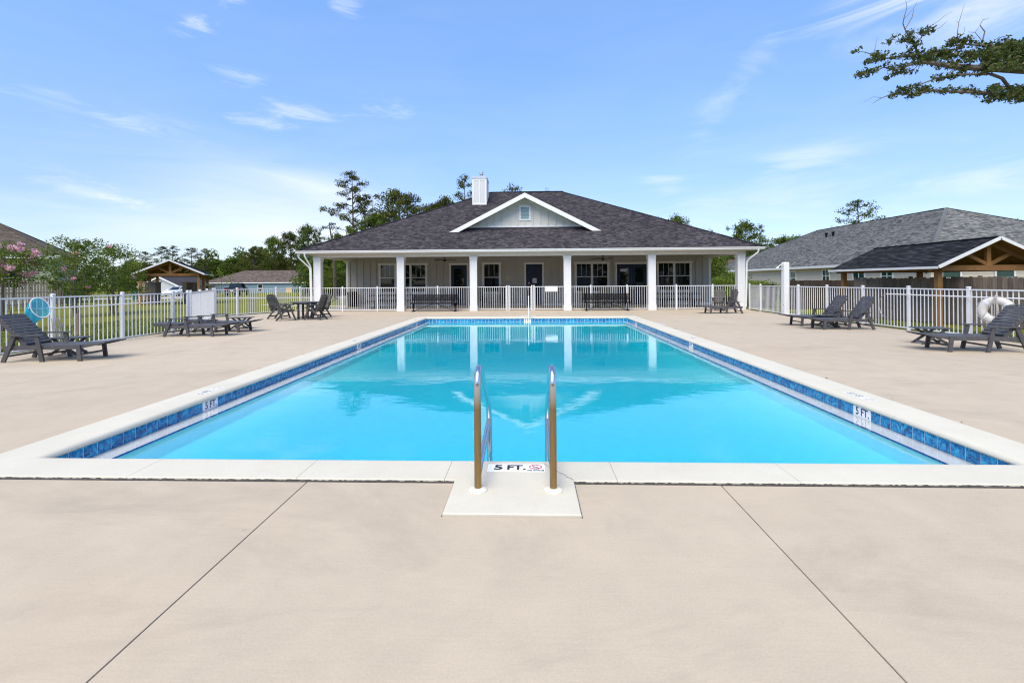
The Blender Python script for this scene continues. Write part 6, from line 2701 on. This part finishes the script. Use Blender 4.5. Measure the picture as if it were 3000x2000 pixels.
wxl = px(330, 800, 135).x
wxr = px(700, 800, 135).x
woods('far_woods', [(wxl - 60, wxl, 135, 7.5, 0, 26), (wxl, wxr, 135, 9.0, 0, 34), (wxr, px(1000, 800, 120).x, 118, 11.5, 0, 36),
                    (px(1010, 800, 90).x, px(1400, 800, 90).x, 84, 9.0, 0, 20)], 61, 'leaf_forest', 260, .55, .32)
woods('far_woods', [(px(945, 800, 66).x, px(1020, 800, 66).x, 62, 7.0, 0, 9)], 64, 'leaf_forest', 420, .32, .18)
woods('far_woods', [(px(2060, 800, 100).x, px(2420, 800, 100).x, 100, 9.5, 0, 24), (px(2420, 800, 110).x, px(3100, 800, 110).x, 112, 7, 0, 26)], 62, 'leaf_forest', 260, .5, .3)
# woods behind the camera (only ever seen mirrored in the windows)
woods('far_woods', [(-60, 60, -62, 12, 0, 50)], 63, 'leaf_forest', 70, 1.4, 1.0)

# shrubs by the right porch corner and hedge
sh1 = make_tree('shrub', 'green shrub behind the fence right of the porch wall', 'round', 1.75, 71, 'leaf_myrtle', .12, .9, 20, 60, .12, .06, (.36, .36, .26), .04, 'bark', 'shrubs right of the porch', 'shrub')
P = px(2112, 850, 33)
place(sh1, P.x, 33)
CH.clear()
P = px(2150, 840, 36)
copy_tree(sh1, (P.x, 36, -.35), 2, 'green shrub with a pink bloom beside the right corner column', None, 1.25)
P = px(2090, 800, 40)
copy_tree(sh1, (P.x, 40, -.35), 1, 'taller green shrub against the right porch wall end', None, (1.2, 1.2, 2.3))
for i, (xp, Y, s) in enumerate(((2205, 31, .85), (2228, 33, .9), (2262, 32, .8))):
    P = px(xp, 860, Y)
    copy_tree(sh1, (P.x, Y, -.3), i * 1.7, ['grey green shrub seen through the right fence, nearest the column', 'grey green shrub seen through the right fence, middle one', 'grey green shrub seen through the right fence, nearest the shower'][i], None, s)

# live oak limb over the right of the frame; the trunk stands outside the fence
def oak_limb():
    t = thing('live_oak', 'live oak limb with small dark leaves reaching in from the right', 'tree')
    K = lambda x, y, Y: px(2450 + x * .2338, y * .2338, Y)
    rg = np.random.RandomState(91)
    trunk = [(16.6, 12.2, -.4), (16.5, 12.1, 2.0), (16.0, 11.9, 4.6), (15.3, 11.7, 5.9)]
    m = MB()
    m.tube(trunk, [.42, .34, .27, .2], 12)
    m.tube([(16.0, 11.9, 4.6), (16.8, 12.6, 6.5), (17.3, 13.0, 8.6)], [.24, .17, .08], 9)
    m.obj('trunk', 'bark_gray', t, smooth=True, fix=False)
    main = [Vector(trunk[-1]), K(3000, 870, 11.5), K(2352, 878, 11.2), K(2000, 865, 11.0), K(1700, 850, 10.9), K(1450, 833, 10.8), K(1180, 788, 10.7), K(1030, 772, 10.6), K(880, 832, 10.5), K(740, 884, 10.4), K(600, 845, 10.35), K(450, 905, 10.3), K(260, 955, 10.2)]
    B = [(main, [.17, .13, .095, .075, .066, .055, .046, .034, .026, .02, .014, .01, .005])]
    def br(pts, r0, r1=.004, Y=10.8, dy=.5):
        n = len(pts)
        P = [K(x, y, Y + dy * i / max(1, n - 1)) for i, (x, y) in enumerate(pts)]
        B.append((P, [r0 + (r1 - r0) * i / (n - 1) for i in range(n)]))
        return P
    leafy = [main[3:]]
    dense = [main[1:5]]
    leafy.append(br([(1180, 790), (1030, 690), (985, 580), (930, 480), (870, 390)], .03, .012, 10.7, -.3))
    br([(870, 390), (835, 300), (850, 220), (885, 100), (870, 0)], .012, .003, 10.4, -.2)
    br([(860, 375), (950, 220), (975, 105), (1015, 25)], .010, .003, 10.4, .2)
    br([(850, 240), (930, 150), (975, 105)], .006, .003, 10.4, .1)
    leafy.append(br([(990, 570), (1100, 420), (1170, 350)], .014, .008, 10.5, .2))
    br([(1110, 410), (1180, 330), (1290, 260), (1350, 205), (1450, 150)], .008, .002, 10.6, .2)
    br([(1150, 410), (1300, 350), (1390, 265)], .008, .003, 10.6, .3)
    leafy.append(br([(940, 530), (800, 510), (700, 500), (640, 520)], .01, .004, 10.5, -.2))
    leafy.append(br([(1000, 690), (800, 712), (600, 735), (470, 690), (350, 655), (270, 645)], .022, .004, 10.6, -.4))
    leafy.append(br([(620, 740), (480, 740), (390, 760)], .01, .003, 10.4, -.2))
    br([(480, 640), (495, 560), (515, 485)], .006, .003, 10.3, 0)
    leafy.append(br([(2600, 600), (2352, 590), (2150, 582), (1850, 575), (1600, 555), (1400, 585)], .05, .006, 11.2, -.4))
    leafy.append(br([(1600, 600), (1450, 630), (1300, 660), (1150, 690)], .02, .005, 10.9, -.2))
    leafy.append(br([(1640, 560), (1560, 500), (1480, 490), (1410, 490)], .014, .004, 10.9, -.1))
    br([(1515, 460), (1520, 400), (1535, 290), (1575, 160), (1605, 50)], .010, .002, 10.9, 0)
    br([(1535, 290), (1495, 260)], .005, .002, 10.9, 0)
    br([(1820, 570), (1862, 400), (1800, 320), (1838, 250), (1905, 235)], .016, .003, 11.0, .1)
    br([(1815, 500), (1740, 410), (1650, 402)], .008, .003, 11.0, 0)
    br([(1740, 410), (1790, 340)], .006, .003, 11.0, 0)
    br([(1590, 430), (1612, 380), (1600, 335)], .005, .002, 10.9, 0)
    leafy.append(br([(1900, 930), (1700, 935), (1500, 940), (1250, 985), (1050, 1060), (900, 1120), (740, 1160)], .028, .005, 10.9, -.4))
    low = br([(2800, 1240), (2352, 1215), (2100, 1195), (1800, 1160), (1500, 1152), (1200, 1135), (930, 1185), (700, 1180), (560, 1232), (450, 1300)], .055, .003, 11.1, -.7)
    leafy.append(low[1:8])
    br([(560, 1225), (460, 1215), (330, 1290)], .005, .002, 10.4, 0)
    br([(700, 1175), (640, 1140)], .005, .003, 10.4, 0)
    br([(1930, 930), (2080, 985), (2150, 1080), (2250, 1125), (2400, 1215)], .034, .04, 11.0, .1)
    br([(1230, 585), (1200, 620)], .005, .002, 10.7, 0)
    br([(1060, 790), (960, 880), (860, 930), (850, 970)], .008, .003, 10.6, -.1)
    leafy.append([K(960, 870, 10.6), K(760, 900, 10.5), K(650, 930, 10.5)])
    leafy.append([K(1800, 1170, 11), K(1850, 1220, 11), K(1900, 1290, 11)])
    leafy.append([K(2050, 1210, 11), K(2120, 1280, 11)])
    B.append(([Vector((16.0, 11.9, 4.6)), K(3300, 1330, 11.4), K(2800, 1240, 11.1)], [.13, .1, .055]))
    B.append(([Vector(trunk[-1]), K(3000, 640, 11.4), K(2600, 600, 11.2)], [.1, .07, .05]))
    m = MB()
    for P, r_ in B:
        m.tube(P, r_, 7)
    m.obj('limbs', 'bark_gray', t, smooth=True, fix=False)
    C, Rd = [], []
    sc = .2338 * 10.8 / FPX
    for P in leafy:
        for a, b in zip(P, P[1:]):
            n = max(1, int((b - a).length / .085))
            for i in range(n):
                q = a.lerp(b, (i + rg.rand()) / n)
                if rg.rand() < .82:
                    C.append(tuple(q + Vector(tuple(rg.normal(scale=.045, size=3))) + Vector((0, 0, .02))))
                    Rd.append((.085, .12, .07))
    # the dense mass near the right edge
    for i in range(230):
        x, y = 1880 + 900 * rg.rand(), 560 + 300 * rg.rand()
        if x < 2000 and y < 620:
            continue
        C.append(tuple(K(x, y, 11.0 + rg.normal() * .35)))
        Rd.append((.12, .16, .1))
    for i in range(85):
        x, y = 1900 + 800 * rg.rand(), 1090 + 170 * rg.rand()
        C.append(tuple(K(x, y, 11.0 + rg.normal() * .3)))
        Rd.append((.11, .15, .085))
    for i in range(55):
        x, y = 1150 + 750 * rg.rand(), 640 + 150 * rg.rand()
        C.append(tuple(K(x, y, 10.9 + rg.normal() * .2)))
        Rd.append((.1, .14, .07))
    for i in range(16):
        x, y = 2100 + 350 * rg.rand(), 470 + 110 * rg.rand()
        C.append(tuple(K(x, y, 11.0 + rg.normal() * .2)))
        Rd.append((.1, .12, .08))
    # crown above the trunk, outside the frame
    for i in range(120):
        C.append((15.8 + rg.normal() * 1.2 + 1.0, 12.2 + rg.normal() * 1.0, 7.6 + rg.normal() * .8))
        Rd.append((.35, .35, .25))
    V, Q, A = leaf_cloud(np.array(C), np.array(Rd), 27, .078, .033, rg)
    put('foliage', np_mesh('foliage', V, Q, 'leaf_oak', A), t)


oak_limb()

# grass: blades along the deck edges and on the near lawn
def grass():
    rg = np.random.RandomState(5)
    pts = []
    def belt(a, b, w0, w1, n):
        a, b = np.array(a), np.array(b)
        d = (b - a) / np.linalg.norm(b - a)
        nn = np.array([-d[1], d[0]])
        f = rg.rand(n)[:, None]
        o = (w0 + (w1 - w0) * rg.rand(n) ** 1.6)[:, None]
        pts.append(a + (b - a) * f + nn * o)
    belt((11.13, 23.6), (11.3, 14.0), .02, .45, 9000)
    belt((11.3, 14.0), (11.95, 6.5), .02, .5, 9000)
    belt((-11.62, 9.0), (-11.27, 14.5), .02, 1.4, 9000)
    belt((-11.75, 5.0), (-11.62, 9.0), .02, 1.2, 3000)
    belt((-11.25, 14.5), (-14.45, 20.05), .02, 1.2, 5000)
    belt((-14.45, 20.05), (-12.6, 24.4), .02, 1.2, 5000)
    belt((12.0, 23.6), (12.4, 9.0), 0, 3.0, 16000)
    belt((-12.2, 6.5), (-13.0, 21.0), 0, 5.0, 14000)
    P = np.concatenate(pts)
    n = len(P)
    # right-hand belts offset outward (+x): flip sign where needed
    z = np.array([hgt(x, y) for x, y in P])
    base = np.column_stack([P, z])
    h = .05 + .07 * rg.rand(n)
    a = rg.rand(n) * 6.28
    w_ = .006 + .006 * rg.rand(n)
    lean = rg.normal(scale=.03, size=(n, 2))
    V = np.empty((n, 3, 3))
    V[:, 0] = base + np.column_stack([np.cos(a) * w_, np.sin(a) * w_, np.zeros(n)])
    V[:, 1] = base - np.column_stack([np.cos(a) * w_, np.sin(a) * w_, np.zeros(n)])
    V[:, 2] = base + np.column_stack([lean, h])
    Q = np.arange(n * 3).reshape(n, 3)
    o = put('grass', np_mesh('grass', V.reshape(-1, 3), Q, 'grass_blade', rg.rand(n)))
    tag(o, kind='stuff')


grass()


# dry leaf bits and petals blown on to the deck
def litter():
    rg = np.random.RandomState(8)
    P = []
    for i in range(46):
        e = rg.randint(4)
        if e == 0:
            P.append((rg.uniform(-4.9, -4.82), rg.uniform(4, 19)))
        elif e == 1:
            P.append((rg.uniform(4.56, 4.75), rg.uniform(4, 19)))
        elif e == 2:
            P.append((rg.uniform(-11, 10.8), rg.uniform(20.5, 23.6)))
        else:
            P.append((rg.uniform(-9, 10), rg.uniform(4, 12)))
    P = [q for q in P if not (-4.8 < q[0] < 4.55 and 3.5 < q[1] < 19.8)]
    C = np.array([(x, y, .012) for x, y in P])
    V, Q, A = leaf_cloud(C, np.full((len(C), 3), .006), 1, .045, .02, rg)
    V[:, 2] = np.clip(V[:, 2], .003, .02)
    o = put('leaf_litter', np_mesh('leaf_litter', V, Q, 'leaf_myrtle', np.clip(A + .3, 0, 1)))
    tag(o, kind='stuff')


litter()
